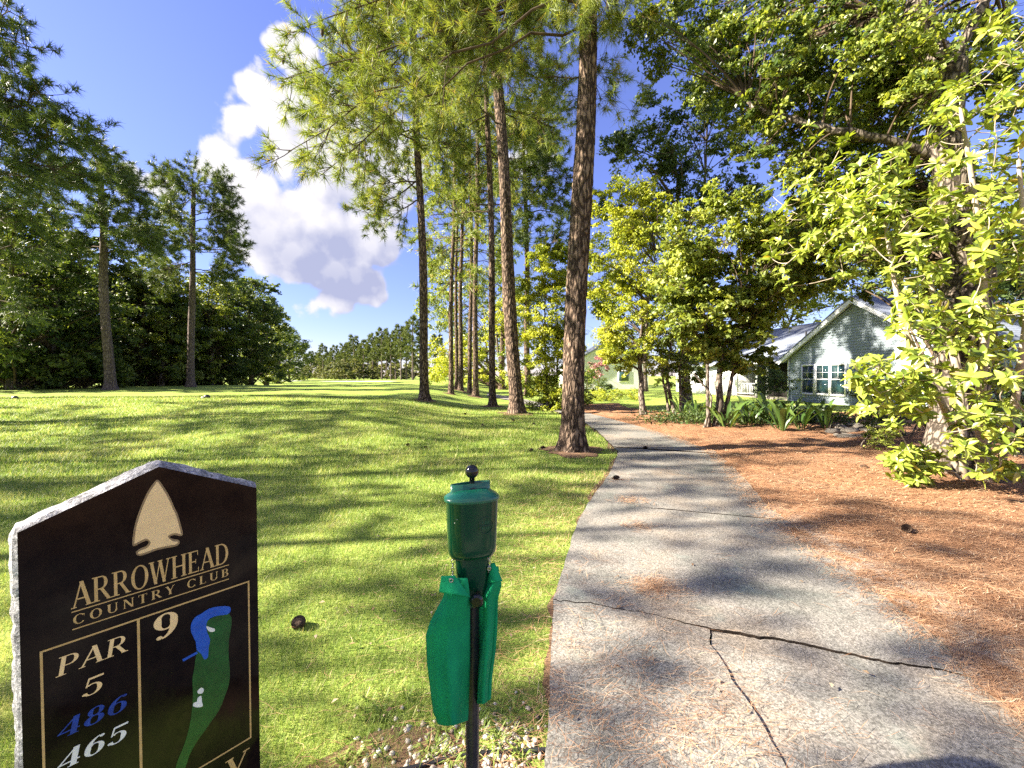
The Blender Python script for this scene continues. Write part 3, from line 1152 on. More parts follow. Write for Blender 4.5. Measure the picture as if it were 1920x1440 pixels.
# ================================================================== the row of pines along the path
pine('thick rough barked pine standing nearest, at the left edge of the path', (1075, 846), (1094, 0), 43, 17,
     [(548, 62, 7.6, .60), (532, 150, 7.4, .56), (540, 285, 7.0, .52), (600, 330, 7.4, .50), (590, 215, 8.2, .55), (650, 110, 8.2, .60), (630, 15, 8.0, .64), (690, 200, 8.8, .54), (720, 60, 8.6, .62),
      (760, 150, 9.2, .57), (800, 40, 8.8, .64), (850, 110, 9.0, .58), (900, 40, 8.6, .62), (950, 120, 8.8, .55), (985, 50, 8.4, .60), (1010, 145, 8.3, .435), (1020, 20, 7.6, .60),
      (1160, 60, 8.0, .56), (1125, 190, 8.4, .48), (1140, 20, 7.2, .58), (700, -30, 8.0, .66), (860, -40, 8.0, .66)], 11, fine=96,
     needle=('needle', 32, .22, .0095), subs=19, sublen=1.0, ntuft=6, crown=(11.5, 16.5, 4.0, 12), cones=True, limb_r=.025)
pine('pale leaning pine trunk second nearest along the path', (971, 776), (932, 190), 26, 21,
     [(905, 110, 15.5), (870, 190, 15.0), (985, 90, 15.5), (1040, 150, 16), (1010, 215, 16.5), (930, 40, 15), (850, 90, 15), (1060, 60, 16), (960, 170, 15.2), (890, 40, 16), (1000, 20, 15), (1050, 250, 16.5)],
     23, fine=72, needle=('needle', 24, .28, .018), subs=18, sublen=1.6, ntuft=5, crown=(13.5, 20.5, 4.2, 12))
pine('tall straight pine standing alone left of the row, open sky beside it', (796, 751), (784, 290), 17, 20,
     [(690, 400, 25), (700, 345, 24.5), (660, 300, 25), (740, 330, 26), (640, 250, 24.5), (720, 240, 25), (850, 270, 25.5), (880, 330, 26), (840, 200, 25), (780, 150, 25), (700, 170, 25), (610, 200, 25),
      (820, 110, 25), (730, 90, 25), (870, 140, 25), (760, 30, 25), (650, 140, 25), (690, 60, 25), (720, 420, 25.5), (760, 260, 24)],
     31, fine=48, needle=('needle', 18, .30, .024), subs=20, sublen=1.5, ntuft=6, crown=(14, 19.5, 3.6, 8), limb_r=.05, dref=25.5)
pine('dark slim pine between the pale leaning pine and the path bend', (924, 762), (918, 430), 13, 24,
     [(870, 330, 20), (960, 300, 20.5), (900, 260, 20), (980, 380, 21), (860, 400, 20), (930, 210, 20), (840, 270, 20), (1000, 250, 20)],
     37, fine=40, needle=('needle', 15, .34, .028), subs=15, sublen=1.7, ntuft=5, crown=(14, 23.5, 4, 10))
pine('pine with sunlit trunk, third from the path bend in the row', (892, 744), (893, 400), 11, 24,
     [(830, 400, 28), (950, 440, 29), (860, 350, 28), (940, 360, 28), (820, 470, 28), (900, 300, 28)], 41, fine=0,
     needle=('needle', 13, .42, .042), subs=10, sublen=2.2, ntuft=5, crown=(13, 23.5, 4.5, 14))
pine('thin straight pine just left of the sunlit trunk in the row', (881, 738), (882, 400), 8.5, 25,
     [(820, 520, 34), (845, 430, 34), (930, 480, 35)], 43, needle=('needle', 12, .48, .05), subs=9, sublen=2.4, ntuft=5, crown=(12, 23.5, 4.2, 14), dref=35)
pine('thin pine at the left end of the row, beside the tall lone pine', (846, 739), (849, 420), 9.5, 19,
     [(815, 560, 33), (880, 530, 33), (820, 480, 33), (870, 450, 33)], 47, needle=('needle', 12, .48, .05), subs=9, sublen=2.4, ntuft=5, crown=(9, 18.5, 3.6, 15), dref=33)
pine('slender pine in the middle of the row behind the others', (864, 733), (866, 450), 9, 24,
     [(900, 560, 41)], 53, needle=('needle', 11, .55, .055), subs=8, sublen=2.6, ntuft=5, crown=(10, 21.5, 4.5, 14), dref=41)
pine('thinnest background pine peeking between two trunks of the row', (856, 730), (857, 450), 7, 24,
     [], 59, needle=('needle', 10, .6, .06), subs=8, sublen=2.6, ntuft=4, crown=(12, 23.5, 5, 12))
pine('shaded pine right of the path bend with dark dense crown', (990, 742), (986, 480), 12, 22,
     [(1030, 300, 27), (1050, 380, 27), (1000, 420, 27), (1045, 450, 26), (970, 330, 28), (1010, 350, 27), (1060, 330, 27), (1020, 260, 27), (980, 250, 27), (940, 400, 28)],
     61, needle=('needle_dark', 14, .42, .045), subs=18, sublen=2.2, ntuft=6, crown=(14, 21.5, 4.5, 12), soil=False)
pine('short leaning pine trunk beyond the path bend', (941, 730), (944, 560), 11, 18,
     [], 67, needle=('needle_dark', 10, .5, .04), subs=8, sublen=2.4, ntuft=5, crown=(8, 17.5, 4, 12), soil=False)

# ================================================================== left side trees
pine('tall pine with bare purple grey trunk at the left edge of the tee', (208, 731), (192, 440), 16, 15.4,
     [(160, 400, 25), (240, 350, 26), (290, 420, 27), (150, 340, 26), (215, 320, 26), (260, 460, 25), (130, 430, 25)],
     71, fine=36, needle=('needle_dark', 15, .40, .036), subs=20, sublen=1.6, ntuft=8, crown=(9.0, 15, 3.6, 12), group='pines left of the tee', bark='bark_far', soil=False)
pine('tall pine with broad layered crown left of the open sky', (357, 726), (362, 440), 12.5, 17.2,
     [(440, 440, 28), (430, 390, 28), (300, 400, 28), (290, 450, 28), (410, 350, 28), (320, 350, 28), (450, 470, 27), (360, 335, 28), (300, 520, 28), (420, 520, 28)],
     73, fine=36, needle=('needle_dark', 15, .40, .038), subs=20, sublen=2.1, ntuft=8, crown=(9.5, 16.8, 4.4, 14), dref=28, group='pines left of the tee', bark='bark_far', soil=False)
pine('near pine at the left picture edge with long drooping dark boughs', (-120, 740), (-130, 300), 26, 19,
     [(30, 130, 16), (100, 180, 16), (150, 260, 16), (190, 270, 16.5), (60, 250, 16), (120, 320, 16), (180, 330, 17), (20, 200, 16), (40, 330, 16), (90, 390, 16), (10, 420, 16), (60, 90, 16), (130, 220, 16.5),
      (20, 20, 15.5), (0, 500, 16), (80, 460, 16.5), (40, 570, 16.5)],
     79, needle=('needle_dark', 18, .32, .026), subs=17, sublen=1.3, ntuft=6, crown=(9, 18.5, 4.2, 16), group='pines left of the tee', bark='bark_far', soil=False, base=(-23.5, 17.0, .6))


def broad_proto(label, seed, H, spread, mat, leaf, nclump, per, cat='tree', low=.12, name='broadleaf_tree', group=None, r0=.2):
    rg = np.random.default_rng(seed)
    tk = [([(0, 0, -.1), (rg.normal(0, .1), rg.normal(0, .1), H * .4), (rg.normal(0, .3), rg.normal(0, .3), H * .85)], r0, r0 * .25)]
    cl = []
    for k in range(nclump):
        f = (k + .5) / nclump
        z = H * (low + (1.0 - low) * f)
        prof = spread * (math.sin(math.pi * min(1, (f * .85 + .15)) ** .9) ** .6 + .12)
        a = k * 2.399 + rg.random()
        rr = prof * (.35 + .65 * rg.random() ** .5)
        cl.append(((rr * math.cos(a), rr * math.sin(a), z + rg.normal(0, .25)), spread * rg.uniform(.26, .42), per))
    return leafy(name, label, cat, (0, 0, 0), tk, cl, leaf, mat, seed, limb_r=.05, twigs=6, group=group)


GF = 'woodland trees behind the tee'
rgp = np.random.default_rng(99)
protoA = broad_proto('dark leafy tree at the left picture edge behind the tee', 101, 9, 3.0, 'leaf_forest', .24, 50, 340, group=GF)
protoB = broad_proto('dark spreading tree just right of the bare purple grey trunk', 103, 7.5, 3.4, 'leaf_forest', .24, 48, 340, group=GF, low=.06)
protoC = broad_proto('lighter green tree in the gap between the two left pines', 107, 10, 2.8, 'leaf_mid', .25, 48, 300, group=GF)


def put(proto, first, u, depth, sc, rot, label, group=GF):
    x = (u - 960) / F_PX * depth
    p = (x, depth, float(hgt(x, depth)) - .05)
    if first:
        proto.location = p
        proto.rotation_euler = (0, 0, rot)
        proto.scale = (sc,) * 3
        proto['label'] = label
        return proto
    return copy_tree(proto, p, rot, sc, label, group)


put(protoA, True, 25, 26, 1.3, .3, 'dark leafy tree at the left picture edge behind the tee')
put(protoB, True, 262, 37, 1.35, 1.3, 'dark spreading tree just right of the bare purple grey trunk')
put(protoC, True, 300, 38, 1.2, 2.3, 'lighter green tree showing between the two left pines')
put(protoB, False, 95, 28, 1.15, 2.1, 'low dark tree left of the bare purple grey trunk')
put(protoA, False, 160, 36, 1.5, 4.0, 'tall dark tree behind the bare purple grey trunk')
put(protoC, False, 65, 38, 1.6, 5.0, 'tall pale green tree behind the left edge boughs')
put(protoA, False, 230, 40, 1.3, 5.2, 'tree behind the dark spreading tree, its trunk hidden')
put(protoB, False, 318, 42, 1.2, 3.3, 'low dark tree left of the layered crown pine trunk')
put(protoC, False, 395, 42, 1.15, .8, 'pale green tree right of the layered crown pine trunk')
put(protoB, False, 412, 44, 1.15, 5.9, 'rounded dark tree right of the layered crown pine')
put(protoA, False, 438, 47, 1.35, 1.9, 'tree with dark trunk at the right end of the dark wood')
put(protoA, False, 470, 52, 1.55, 3.0, 'tall dark crowned tree where the wood ends against the sky')
put(protoC, False, 500, 62, 1.3, 1.0, 'rounded tree with short dark trunk at the fairway edge')
put(protoB, False, 522, 78, 1.5, 2.2, 'smaller round tree further along the fairway edge')
put(protoA, False, 543, 96, 1.3, 4.4, 'last round tree of the left row before the pond')
put(protoC, False, 350, 46, 1.15, 3.7, 'tree far behind the layered crown pine, mostly hidden')
put(protoA, False, 120, 30, .72, 1.1, 'low bushy tree at the foot of the wood near the left tee marker')
put(protoB, False, -30, 30, 1.25, .5, 'wide dark tree cut by the left picture edge')
# understorey that closes the wood to the ground
GS = 'bushes along the edge of the wood'
bushA = broad_proto('low dark bush at the foot of the wood', 131, 2.4, 1.9, 'leaf_forest', .26, 22, 260, cat='bush', low=.05, name='bush', group=GS, r0=.05)
for k, (u, d, s, lb) in enumerate(((40, 27, 1.1, 'bush under the trees at the left picture edge'), (150, 29, 1.2, 'bush left of the bare purple grey pine trunk'), (240, 37, 1.3, 'bush right of the bare purple grey pine trunk'),
                                   (300, 40, 1.2, 'bush midway between the two left pine trunks'), (385, 43, 1.3, 'bush right of the layered crown pine trunk'), (100, 40, 1.7, 'tall bush deep in the wood behind the left marker'),
                                   (200, 45, 1.9, 'tall bush deep in the wood behind the grey trunk'), (330, 48, 1.9, 'tall bush deep in the wood behind the crown pine'), (430, 55, 1.6, 'bush beneath the dark trunked trees at the wood end'))):
    put(bushA, k == 0, u, d, s, k * 1.3, lb, GS)

# pines that stand left of the camera outside the picture and shade the lawn
GO = 'pines standing left of the camera'
sp = pine('tall pine left of the camera shading the lawn', (0, 0), (0, -400), 1, 19, [], 141, needle=('needle_dark', 13, .36, .03), subs=9, sublen=1.9, ntuft=6, crown=(7.5, 18.5, 4.4, 26),
          base=(0, 0.001, 0), group=GO, bark='bark_far', soil=False)
for ch in list(sp.children):
    if ch.name.startswith('trunk'):
        bpy.data.objects.remove(ch)
mb = MB()
z = np.linspace(0, 19, 16)
mb.tube(np.stack([z * 0, z * 0, z - .1], 1), .24 * (1 - .7 * z / 19) + .1 * np.exp(-z / .4), 12)
tkc = mb.build('trunk', M['bark_far'], sp, True, local=True)
spots = [(-12, -3.2, .56, .2), (-11.2, 2.6, .50, 1.4), (-14.5, -8, .62, 2.2), (-16.5, 6.2, .62, 3.3), (-12.5, -13, .6, 5.1), (-20.5, 10.5, .7, 4.6), (-27, 9.5, .95, 2.9), (-30, 3, .85, .7), (-8.5, -5.8, .42, 2.0), (-9.0, .3, .42, 4.1), (-13.0, 5.0, .54, 5.6), (-10.5, -2.2, .44, 2.7)]
for k, (x, y, s, a) in enumerate(spots):
    p = (x, y, float(hgt(x, y)) - .05)
    if k == 0:
        sp.location, sp.rotation_euler, sp.scale = p, (0, 0, a), (s,) * 3
    else:
        copy_tree(sp, p, a, s, None, GO)

# ================================================================== far pines across the fairway
GP = 'distant pines across the fairway'
far = pine('distant pine', (0, 0), (0, -400), 1, 20, [], 151, needle=('needle_far', 9, .95, .17), subs=9, sublen=2.0, ntuft=5, crown=(11, 19.5, 3.8, 16), base=(0, 0.001, 0), group=GP, bark='bark_far', soil=False)
far2 = pine('distant pine', (0, 0), (0, -400), 1, 20, [], 157, needle=('needle_far', 9, .95, .17), subs=9, sublen=2.0, ntuft=5, crown=(9, 19.5, 4.2, 16), base=(0, 0.001, 0), group=GP, bark='bark_far', soil=False)
for f in (far, far2):
    for ch in list(f.children):
        if ch.name.startswith('trunk'):
            bpy.data.objects.remove(ch)
    mb = MB()
    z = np.linspace(0, 20, 10)
    mb.tube(np.stack([z * 0, z * 0, z - .3], 1), .34 * (1 - .6 * z / 20), 8)
    mb.build('trunk', M['bark_far'], f, True, local=True)
far_list = [(572, 250, .80, 'leftmost'), (583, 235, .85, 'second from the left'), (597, 240, .95, 'third from the left'), (606, 215, .90, 'fourth from the left'), (616, 225, 1.0, 'fifth from the left'),
            (627, 205, .95, 'sixth from the left'), (637, 220, 1.05, 'seventh from the left'), (646, 200, .95, 'eighth from the left'), (656, 210, 1.15, 'ninth from the left'), (664, 190, 1.0, 'tenth from the left'),
            (673, 205, 1.15, 'eleventh from the left'), (682, 185, 1.0, 'twelfth from the left'), (690, 200, 1.15, 'thirteenth from the left'), (699, 175, 1.05, 'fourteenth from the left'),
            (708, 190, 1.2, 'fifteenth from the left'), (716, 170, 1.05, 'fourth from the right'), (725, 180, 1.2, 'sixth from the right'), (733, 165, 1.1, 'fifth from the right'), (742, 172, 1.2, 'third from the right end'),
            (752, 160, 1.15, 'second from the right end'), (762, 166, 1.25, 'just left of the lone pine trunk'), (774, 150, 1.15, 'touching the lone pine trunk'), (820, 150, 1.1, 'showing right of the lone pine trunk')]
fu = {id(far): False, id(far2): False}
for k, (u, d, s, w) in enumerate(far_list):
    f = (far, far2)[k % 2]
    s *= (.78, 1.0, .88, 1.1, .82, .96)[k % 6]
    lb = f'distant flat topped pine in the far row, {w}'
    put(f, not fu[id(f)], u, d, s * .92, k * 1.9, lb, GP)
    fu[id(f)] = True
GB = 'distant bushes under the far pines'
bushF = broad_proto('distant bush', 161, 6, 3.6, 'leaf_far', .7, 26, 110, cat='bush', low=.05, name='bush', group=GB, r0=.1)
for k, (u, d, s, lb) in enumerate(((600, 205, .9, 'pale bush under the far pines above the pond'), (622, 185, 1.1, 'brownish pale bush right of the pond'), (640, 170, 1.2, 'large pale bush in the middle of the far pines'),
                                   (663, 172, 1.25, 'rounded bush among the far pine trunks'), (700, 175, .9, 'low bush under the far pines on the rise'), (735, 175, .8, 'low bush near the lone pine trunk far away'),
                                   (575, 225, 1.0, 'bush at the left end of the far pines'), (760, 180, .8, 'dim bush beside the lone pine trunk far away'), (590, 280, 2.2, 'dim bush mass far behind the pond'), (615, 270, 2.3, 'dim bush mass behind the far pines above the sand'), (650, 265, 2.4, 'dim bush mass behind the middle far pines'), (688, 255, 2.4, 'dim bush mass behind the far pines on the rise'), (722, 245, 2.5, 'dim bush mass behind the far pines left of the lone pine'), (775, 235, 2.4, 'dim bush mass hidden partly by the lone pine trunk'))):
    put(bushF, k == 0, u, d, s, k * 1.1, lb, GB)

# ================================================================== right side trees and shrubs
rgr = np.random.default_rng(5)


def gp(u, v):
    return G(u, v)


def stem(base, tipuvd, r0, r1, mid=None):
    t = P(*tipuvd)
    m = (np.asarray(base) + t) / 2 + rgr.normal(0, .12, 3) if mid is None else P(*mid)
    return ([np.asarray(base) - [0, 0, .08], m, t], r0, r1)


GR = 'leafy trees right of the path'
b = gp(1028, 768)
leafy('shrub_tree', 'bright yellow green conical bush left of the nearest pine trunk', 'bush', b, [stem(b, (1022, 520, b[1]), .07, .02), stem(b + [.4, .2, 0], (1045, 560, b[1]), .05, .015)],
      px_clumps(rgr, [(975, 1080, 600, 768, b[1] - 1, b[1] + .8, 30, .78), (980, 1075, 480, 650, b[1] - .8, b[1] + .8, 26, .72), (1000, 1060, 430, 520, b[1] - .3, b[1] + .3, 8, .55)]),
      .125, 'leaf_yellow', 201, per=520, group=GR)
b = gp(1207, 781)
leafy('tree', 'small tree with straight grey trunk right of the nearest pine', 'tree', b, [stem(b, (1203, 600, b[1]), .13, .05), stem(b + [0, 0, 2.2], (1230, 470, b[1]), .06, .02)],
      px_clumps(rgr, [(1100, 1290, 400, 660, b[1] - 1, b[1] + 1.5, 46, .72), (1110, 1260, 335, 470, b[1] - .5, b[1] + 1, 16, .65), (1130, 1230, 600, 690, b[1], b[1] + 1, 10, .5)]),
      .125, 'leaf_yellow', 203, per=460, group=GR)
b = gp(1266, 777)
leafy('tree', 'cluster of dark leaning stems between grey trunk and broad leaved tree', 'tree', b, [stem(b, (1258, 640, b[1]), .09, .03), stem(b + [.25, 0, 0], (1290, 620, b[1]), .07, .03), stem(b + [-.2, .1, 0], (1235, 650, b[1]), .06, .02)],
      px_clumps(rgr, [(1190, 1330, 540, 700, b[1] - .3, b[1] + 1.4, 26, .62), (1230, 1330, 640, 730, b[1], b[1] + 1, 10, .45)]),
      .12, 'leaf_mid', 205, per=420, group=GR)
b = gp(1345, 803)
leafy('tree', 'many stemmed tree with broad light leaves in front of the porch', 'tree', b,
      [stem(b, (1352, 600, b[1]), .12, .05), stem(b + [-.25, 0, 0], (1318, 560, b[1]), .06, .02), stem(b + [.2, .15, 0], (1400, 560, b[1]), .07, .02), stem(b + [-.45, -.1, 0], (1300, 700, b[1]), .035, .02)],
      px_clumps(rgr, [(1225, 1490, 380, 620, b[1] - .8, b[1] + 1.2, 50, .62), (1400, 1550, 400, 560, b[1] - 1.5, b[1] - .2, 20, .42), (1480, 1600, 360, 500, b[1] - 2, b[1] - .6, 14, .40), (1290, 1440, 560, 680, b[1] - .6, b[1] + .6, 24, .50), (1240, 1360, 480, 640, b[1] - .6, b[1] + .6, 16, .55), (1330, 1440, 640, 710, b[1] - .3, b[1] + .3, 8, .34)]),
      .145, 'leaf_mid', 207, per=330, wd=.5, group=GR)
b = gp(1290, 764)
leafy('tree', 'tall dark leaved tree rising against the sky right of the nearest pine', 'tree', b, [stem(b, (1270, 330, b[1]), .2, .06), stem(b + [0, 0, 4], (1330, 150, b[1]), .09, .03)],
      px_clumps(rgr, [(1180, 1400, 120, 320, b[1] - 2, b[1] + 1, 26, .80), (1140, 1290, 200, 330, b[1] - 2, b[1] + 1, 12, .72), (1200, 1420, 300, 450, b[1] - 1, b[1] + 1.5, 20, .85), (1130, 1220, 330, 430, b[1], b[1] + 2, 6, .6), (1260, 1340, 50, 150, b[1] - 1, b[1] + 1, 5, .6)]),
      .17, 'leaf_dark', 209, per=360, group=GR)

# big oak whose trunk stands behind the magnolia leaves
b = gp(1805, 892)
ob = b.copy()
oak = thing('oak_tree', 'large oak with thick pale mottled trunk behind the magnolia leaves', 'oak tree', b)
d0 = b[1]
tp = [b - [0, 0, .1], P(1800, 780, d0), P(1808, 600, d0), P(1800, 430, d0 + .1), P(1775, 250, d0 + .2), P(1745, 60, d0 + .3), P(1720, -140, d0 + .4)]
limb1 = ([P(1772, 300, d0 + .2), P(1640, 252, d0 + .3), P(1540, 240, d0 + .5), P(1450, 212, d0 + .8), P(1400, 190, d0 + 1.2)], .075, .03)
limb2 = ([P(1765, 170, d0 + .2), P(1820, 60, d0), P(1880, -60, d0)], .09, .05)
limb3 = ([P(1755, 120, d0 + .3), P(1650, 20, d0 + .6), P(1560, -90, d0 + 1)], .085, .04)
limb4 = ([P(1800, 470, d0 + .1), P(1830, 400, d0), P(1900, 340, d0 - .2)], .09, .04)
leafy('oak_tree', '', '', b, [(tp, .40, .13), limb1, limb2, limb3, limb4],
      px_clumps(rgr, [(1390, 1730, -30, 180, d0 + .2, d0 + 3, 56, .44), (1380, 1600, 110, 340, d0 + .6, d0 + 3, 44, .42), (1550, 1770, 140, 340, d0 + .8, d0 + 3.2, 36, .44), (1670, 1940, -30, 220, d0 - .3, d0 + 2.2, 40, .40),
                      (1190, 1410, -30, 130, d0 + 1.4, d0 + 3.6, 26, .46), (1470, 1750, 290, 480, d0 + 1, d0 + 3.4, 36, .46), (1290, 1480, 30, 260, d0 + 1, d0 + 3.6, 30, .44), (1640, 1900, 330, 560, d0 + .8, d0 + 2.6, 26, .42), (1570, 1760, 450, 590, d0 + 1.4, d0 + 3, 16, .36)]),
      .088, 'leaf_oak', 211, bark='bark_oak', per=300, wd=.55, limb_r=.024, sides=22, root=oak)

# lighter trees behind the house and behind the path trees
b = np.array([20.5, 33, .2])
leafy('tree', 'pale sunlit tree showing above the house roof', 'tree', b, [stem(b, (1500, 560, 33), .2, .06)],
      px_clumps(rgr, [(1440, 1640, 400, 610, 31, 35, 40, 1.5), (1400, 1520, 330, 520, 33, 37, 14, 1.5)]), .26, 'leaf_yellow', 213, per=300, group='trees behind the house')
b = np.array([11.5, 34, .1])
leafy('tree', 'yellow green tree filling the gap behind the straight grey trunk', 'tree', b, [stem(b, (1200, 520, 34), .2, .06)],
      px_clumps(rgr, [(1080, 1280, 420, 660, 32, 37, 40, 1.6)]), .28, 'leaf_yellow', 215, per=280, group='trees behind the house')
b = np.array([27, 27, .2])
leafy('tree', 'dark tree closing the gap behind the house gable and the magnolia', 'tree', b, [stem(b, (1700, 450, 26), .25, .08)],
      px_clumps(rgr, [(1620, 1920, 330, 640, 22, 27, 44, 1.6), (1780, 1990, 420, 800, 14, 20, 26, 1.3)]), .26, 'leaf_dark', 217, per=280, group='trees behind the house')
b = np.array([-1.0, 46, 0])
leafy('tree', 'sunlit understorey tree behind the row of pines', 'tree', b, [stem(b, (930, 600, 46), .2, .06)],
      px_clumps(rgr, [(880, 1000, 560, 730, 43, 48, 24, 1.6), (820, 900, 620, 730, 46, 52, 20, 1.5), (800, 860, 650, 725, 52, 58, 12, 1.6)]), .30, 'leaf_yellow', 219, per=260, group='trees behind the row of pines')
b = np.array([-3.5, 60, 0])
leafy('tree', 'dim green tree far behind the row of pines', 'tree', b, [stem(b, (905, 560, 60), .2, .06)],
      px_clumps(rgr, [(795, 985, 440, 700, 54, 64, 70, 2.3)]), .42, 'leaf_mid', 221, per=260, group='trees behind the row of pines')
b = np.array([8.2, 38, 0])
leafy('crape_myrtle', 'small pink flowering tree in front of the white house', 'tree', b, [stem(b, (1128, 690, 38), .08, .03)],
      px_clumps(rgr, [(1110, 1150, 668, 705, 37, 39, 10, .7)]), .2, 'leaf_pink', 223, per=160)


def shrub(name, label, u, v, w_px, h_px, n, r, leaf, mat, seed, per=260, wd=.45, cat='shrub', dd=.6, group=None):
    b = gp(u, v)
    d = b[1]
    return leafy(name, label, cat, b, [stem(b + [q, 0, 0], (u + s, v - h_px * .7, d), .02, .008) for q, s in ((-.15, -w_px * .25), (0, 0), (.15, w_px * .25))],
                 px_clumps(rgr, [(u - w_px / 2, u + w_px / 2, v - h_px, v - h_px * .1, d - dd, d + dd, n, r)]), leaf, mat, seed, per=per, wd=wd, group=group, twigs=5, limb_r=.015)


shrub('shrub', 'dark twiggy shrub between the stone border and the magnolia', 1690, 825, 150, 110, 26, .26, .06, 'leaf_dark', 231, 200)
shrub('shrub', 'small grey green shrub in front of the stone border', 1648, 842, 70, 40, 12, .16, .05, 'leaf_mid', 233, 160)
shrub('shrub', 'dark clipped hedge against the house corner beside the porch', 1450, 755, 60, 62, 14, .6, .10, 'leaf_dark', 235, 260, cat='hedge')
shrub('shrub', 'low sunlit hedge on the lawn beyond the pine straw', 1140, 752, 110, 18, 20, .45, .09, 'leaf_yellow', 237, 220, cat='hedge', dd=1.2)
shrub('shrub', 'clipped green bush beside the white house wall', 1108, 742, 30, 50, 8, .7, .14, 'leaf_mid', 239, 200, cat='bush')
shrub('shrub', 'dark bush under the white house window', 1133, 736, 22, 18, 6, .5, .14, 'leaf_dark', 241, 200, cat='bush')
shrub('shrub', 'leafy low shrub right of the conical bush at the bed edge', 1085, 762, 60, 40, 12, .40, .10, 'leaf_mid', 243, 200)
shrub('shrub', 'dark shrub mass behind the magnolia at the right picture edge', 1900, 860, 170, 210, 30, .34, .08, 'leaf_dark', 245, 240, dd=.9)

# ---- plants with long strap leaves under the trees
strap = []
for k in range(4):
    Lq, Wq = .52 + .10 * k, .085 + .012 * k
    n_ = 8
    t = np.linspace(0, 1, n_)
    wv = Wq * np.sin(np.pi * np.clip(t * .92 + .06, 0, 1)) ** .7
    cz = np.sin(t * (1.2 + .3 * k)) * Lq * .62
    cx_ = t * Lq * (.75 + .05 * k)
    V, r_ = [], []
    for q in range(n_):
        V += [(cx_[q], -wv[q] / 2, cz[q] + .012), (cx_[q], 0, cz[q]), (cx_[q], wv[q] / 2, cz[q] + .012)]
    Fq = []
    for q in range(n_ - 1):
        Fq += [(3 * q, 3 * q + 1, 3 * q + 4, 3 * q + 3), (3 * q + 1, 3 * q + 2, 3 * q + 5, 3 * q + 4)]
    me = mesh_np('leaf', np.array(V), [np.array(Fq)], True, np.full(len(Fq), .2 + .22 * k))
    me.materials.append(M['leaf_ginger'])
    strap.append(me)
rgg = np.random.default_rng(77)
gspots = [(1278, 782, 'leftmost strap leaved plant under the dark leaning stems'), (1305, 788, 'strap leaved plant second from the left, under the stems'), (1385, 790, 'strap leaved plant just right of the many stemmed tree'),
          (1402, 802, 'low strap leaved plant at the bed edge right of the many stemmed tree'), (1425, 786, 'strap leaved plant in front of the porch steps'), (1442, 800, 'big strap leaved plant left of the house corner'),
          (1465, 812, 'strap leaved plant at the front of the bed below the house corner'), (1482, 792, 'strap leaved plant directly below the house corner'), (1500, 808, 'arching strap leaved plant below the first window'),
          (1522, 795, 'strap leaved plant below the middle window'), (1545, 806, 'rightmost strap leaved plant beside the stone border'), (1362, 806, 'small strap leaved plant at the foot of the many stemmed tree')]
for i, (u, v, lb) in enumerate(gspots):
    b = gp(u, v)
    root = thing('strap_leaf_plant', lb, 'plant', b, 'strap leaved plants under the trees')
    for k in range(15):
        o = link('leaf', strap[int(rgg.integers(4))], None, root)
        a = k * 2.4 + rgg.normal(0, .3)
        rr = .05 + .12 * rgg.random()
        o.location = (rr * math.cos(a), rr * math.sin(a), .02 + .28 * (k / 15))
        o.rotation_euler = (rgg.normal(0, .2), -.05 - .45 * rgg.random(), a)
        s = rgg.uniform(.65, 1.05)
        o.scale = (s, s, s)
    mb = MB()
    for q in range(5):
        a = q * 1.3
        mb.tube([(0.04 * math.cos(a), .04 * math.sin(a), -.03), (.10 * math.cos(a), .10 * math.sin(a), .42)], [.014, .008], 5)
    mb.build('stalk', M['leaf_ginger'], root, local=True)

# dark low ground cover behind them
n = 9000
uu = 1250 + 330 * rgg.random(n)
pts = []
for u, f in ((1290, 1), (1400, 1), (1450, 1), (1500, 1), (1560, 1), (1340, 1)):
    b = gp(u, 796)
    q = rgg.standard_normal((1400, 3)) * [.75, .5, .12] + b + [0, .3, .16]
    pts.append(q)
mb = MB()
add_leaves(mb, np.concatenate(pts), rgg, .09, .5)
tag(mb.build('ground_cover', M['leaf_dark']), 'dark leafy ground cover under the strap leaved plants', 'ground cover', kind='stuff')

# ---- stone border by the house bed
border = thing('stone_border', 'low border of rough stones at the right end of the plant bed', 'border', gp(1590, 812))
for k, (u, v, w, h) in enumerate(((1572, 806, .42, .14), (1592, 812, .5, .12), (1612, 806, .45, .16), (1632, 812, .5, .13), (1585, 822, .55, .11), (1610, 824, .5, .10), (1560, 814, .4, .12), (1600, 800, .6, .10), (1640, 803, .6, .12))):
    b = gp(u, v)
    mb = MB()
    pts = nrm(rgg.standard_normal((1, 3)))
    lathe(mb, [(.30, -.04), (.5, .25), (.48, .75), (.3, 1.0)], (0, 0, 0), 9)
    V = mb.V
    mb2 = MB()
    for Vq, Fk in zip(V, ()):
        pass
    W = [q * [w, w * .7, h] * (1 + .12 * rgg.standard_normal((len(q), 3))) + b for q in V]
    mb.V = W
    mb.build('stone', M['stone'], border)

# ================================================================== magnolia with large leaves
mroot = gp(1850, 905)
mag = thing('magnolia_tree', 'sunlit magnolia with large glossy yellow green leaves at the right edge', 'magnolia', mroot)
leafme = []
for k in range(4):
    n_ = 7
    t = np.linspace(0, 1, n_)
    wv = (.40, .34, .46, .37)[k] * np.sin(np.pi * np.clip(t * .93 + .03, 0, 1)) ** .8
    zz_ = -(.10, .32, .18, .48)[k] * t ** 2
    V, Fq = [], []
    for q in range(n_):
        up = .05 + .02 * k
        V += [(t[q], -wv[q] / 2, zz_[q] + up * wv[q] * 2), (t[q], 0, zz_[q]), (t[q], wv[q] / 2, zz_[q] + up * wv[q] * 2)]
    for q in range(n_ - 1):
        Fq += [(3 * q, 3 * q + 1, 3 * q + 4, 3 * q + 3), (3 * q + 1, 3 * q + 2, 3 * q + 5, 3 * q + 4)]
    leafme.append((np.array(V), np.array(Fq)))
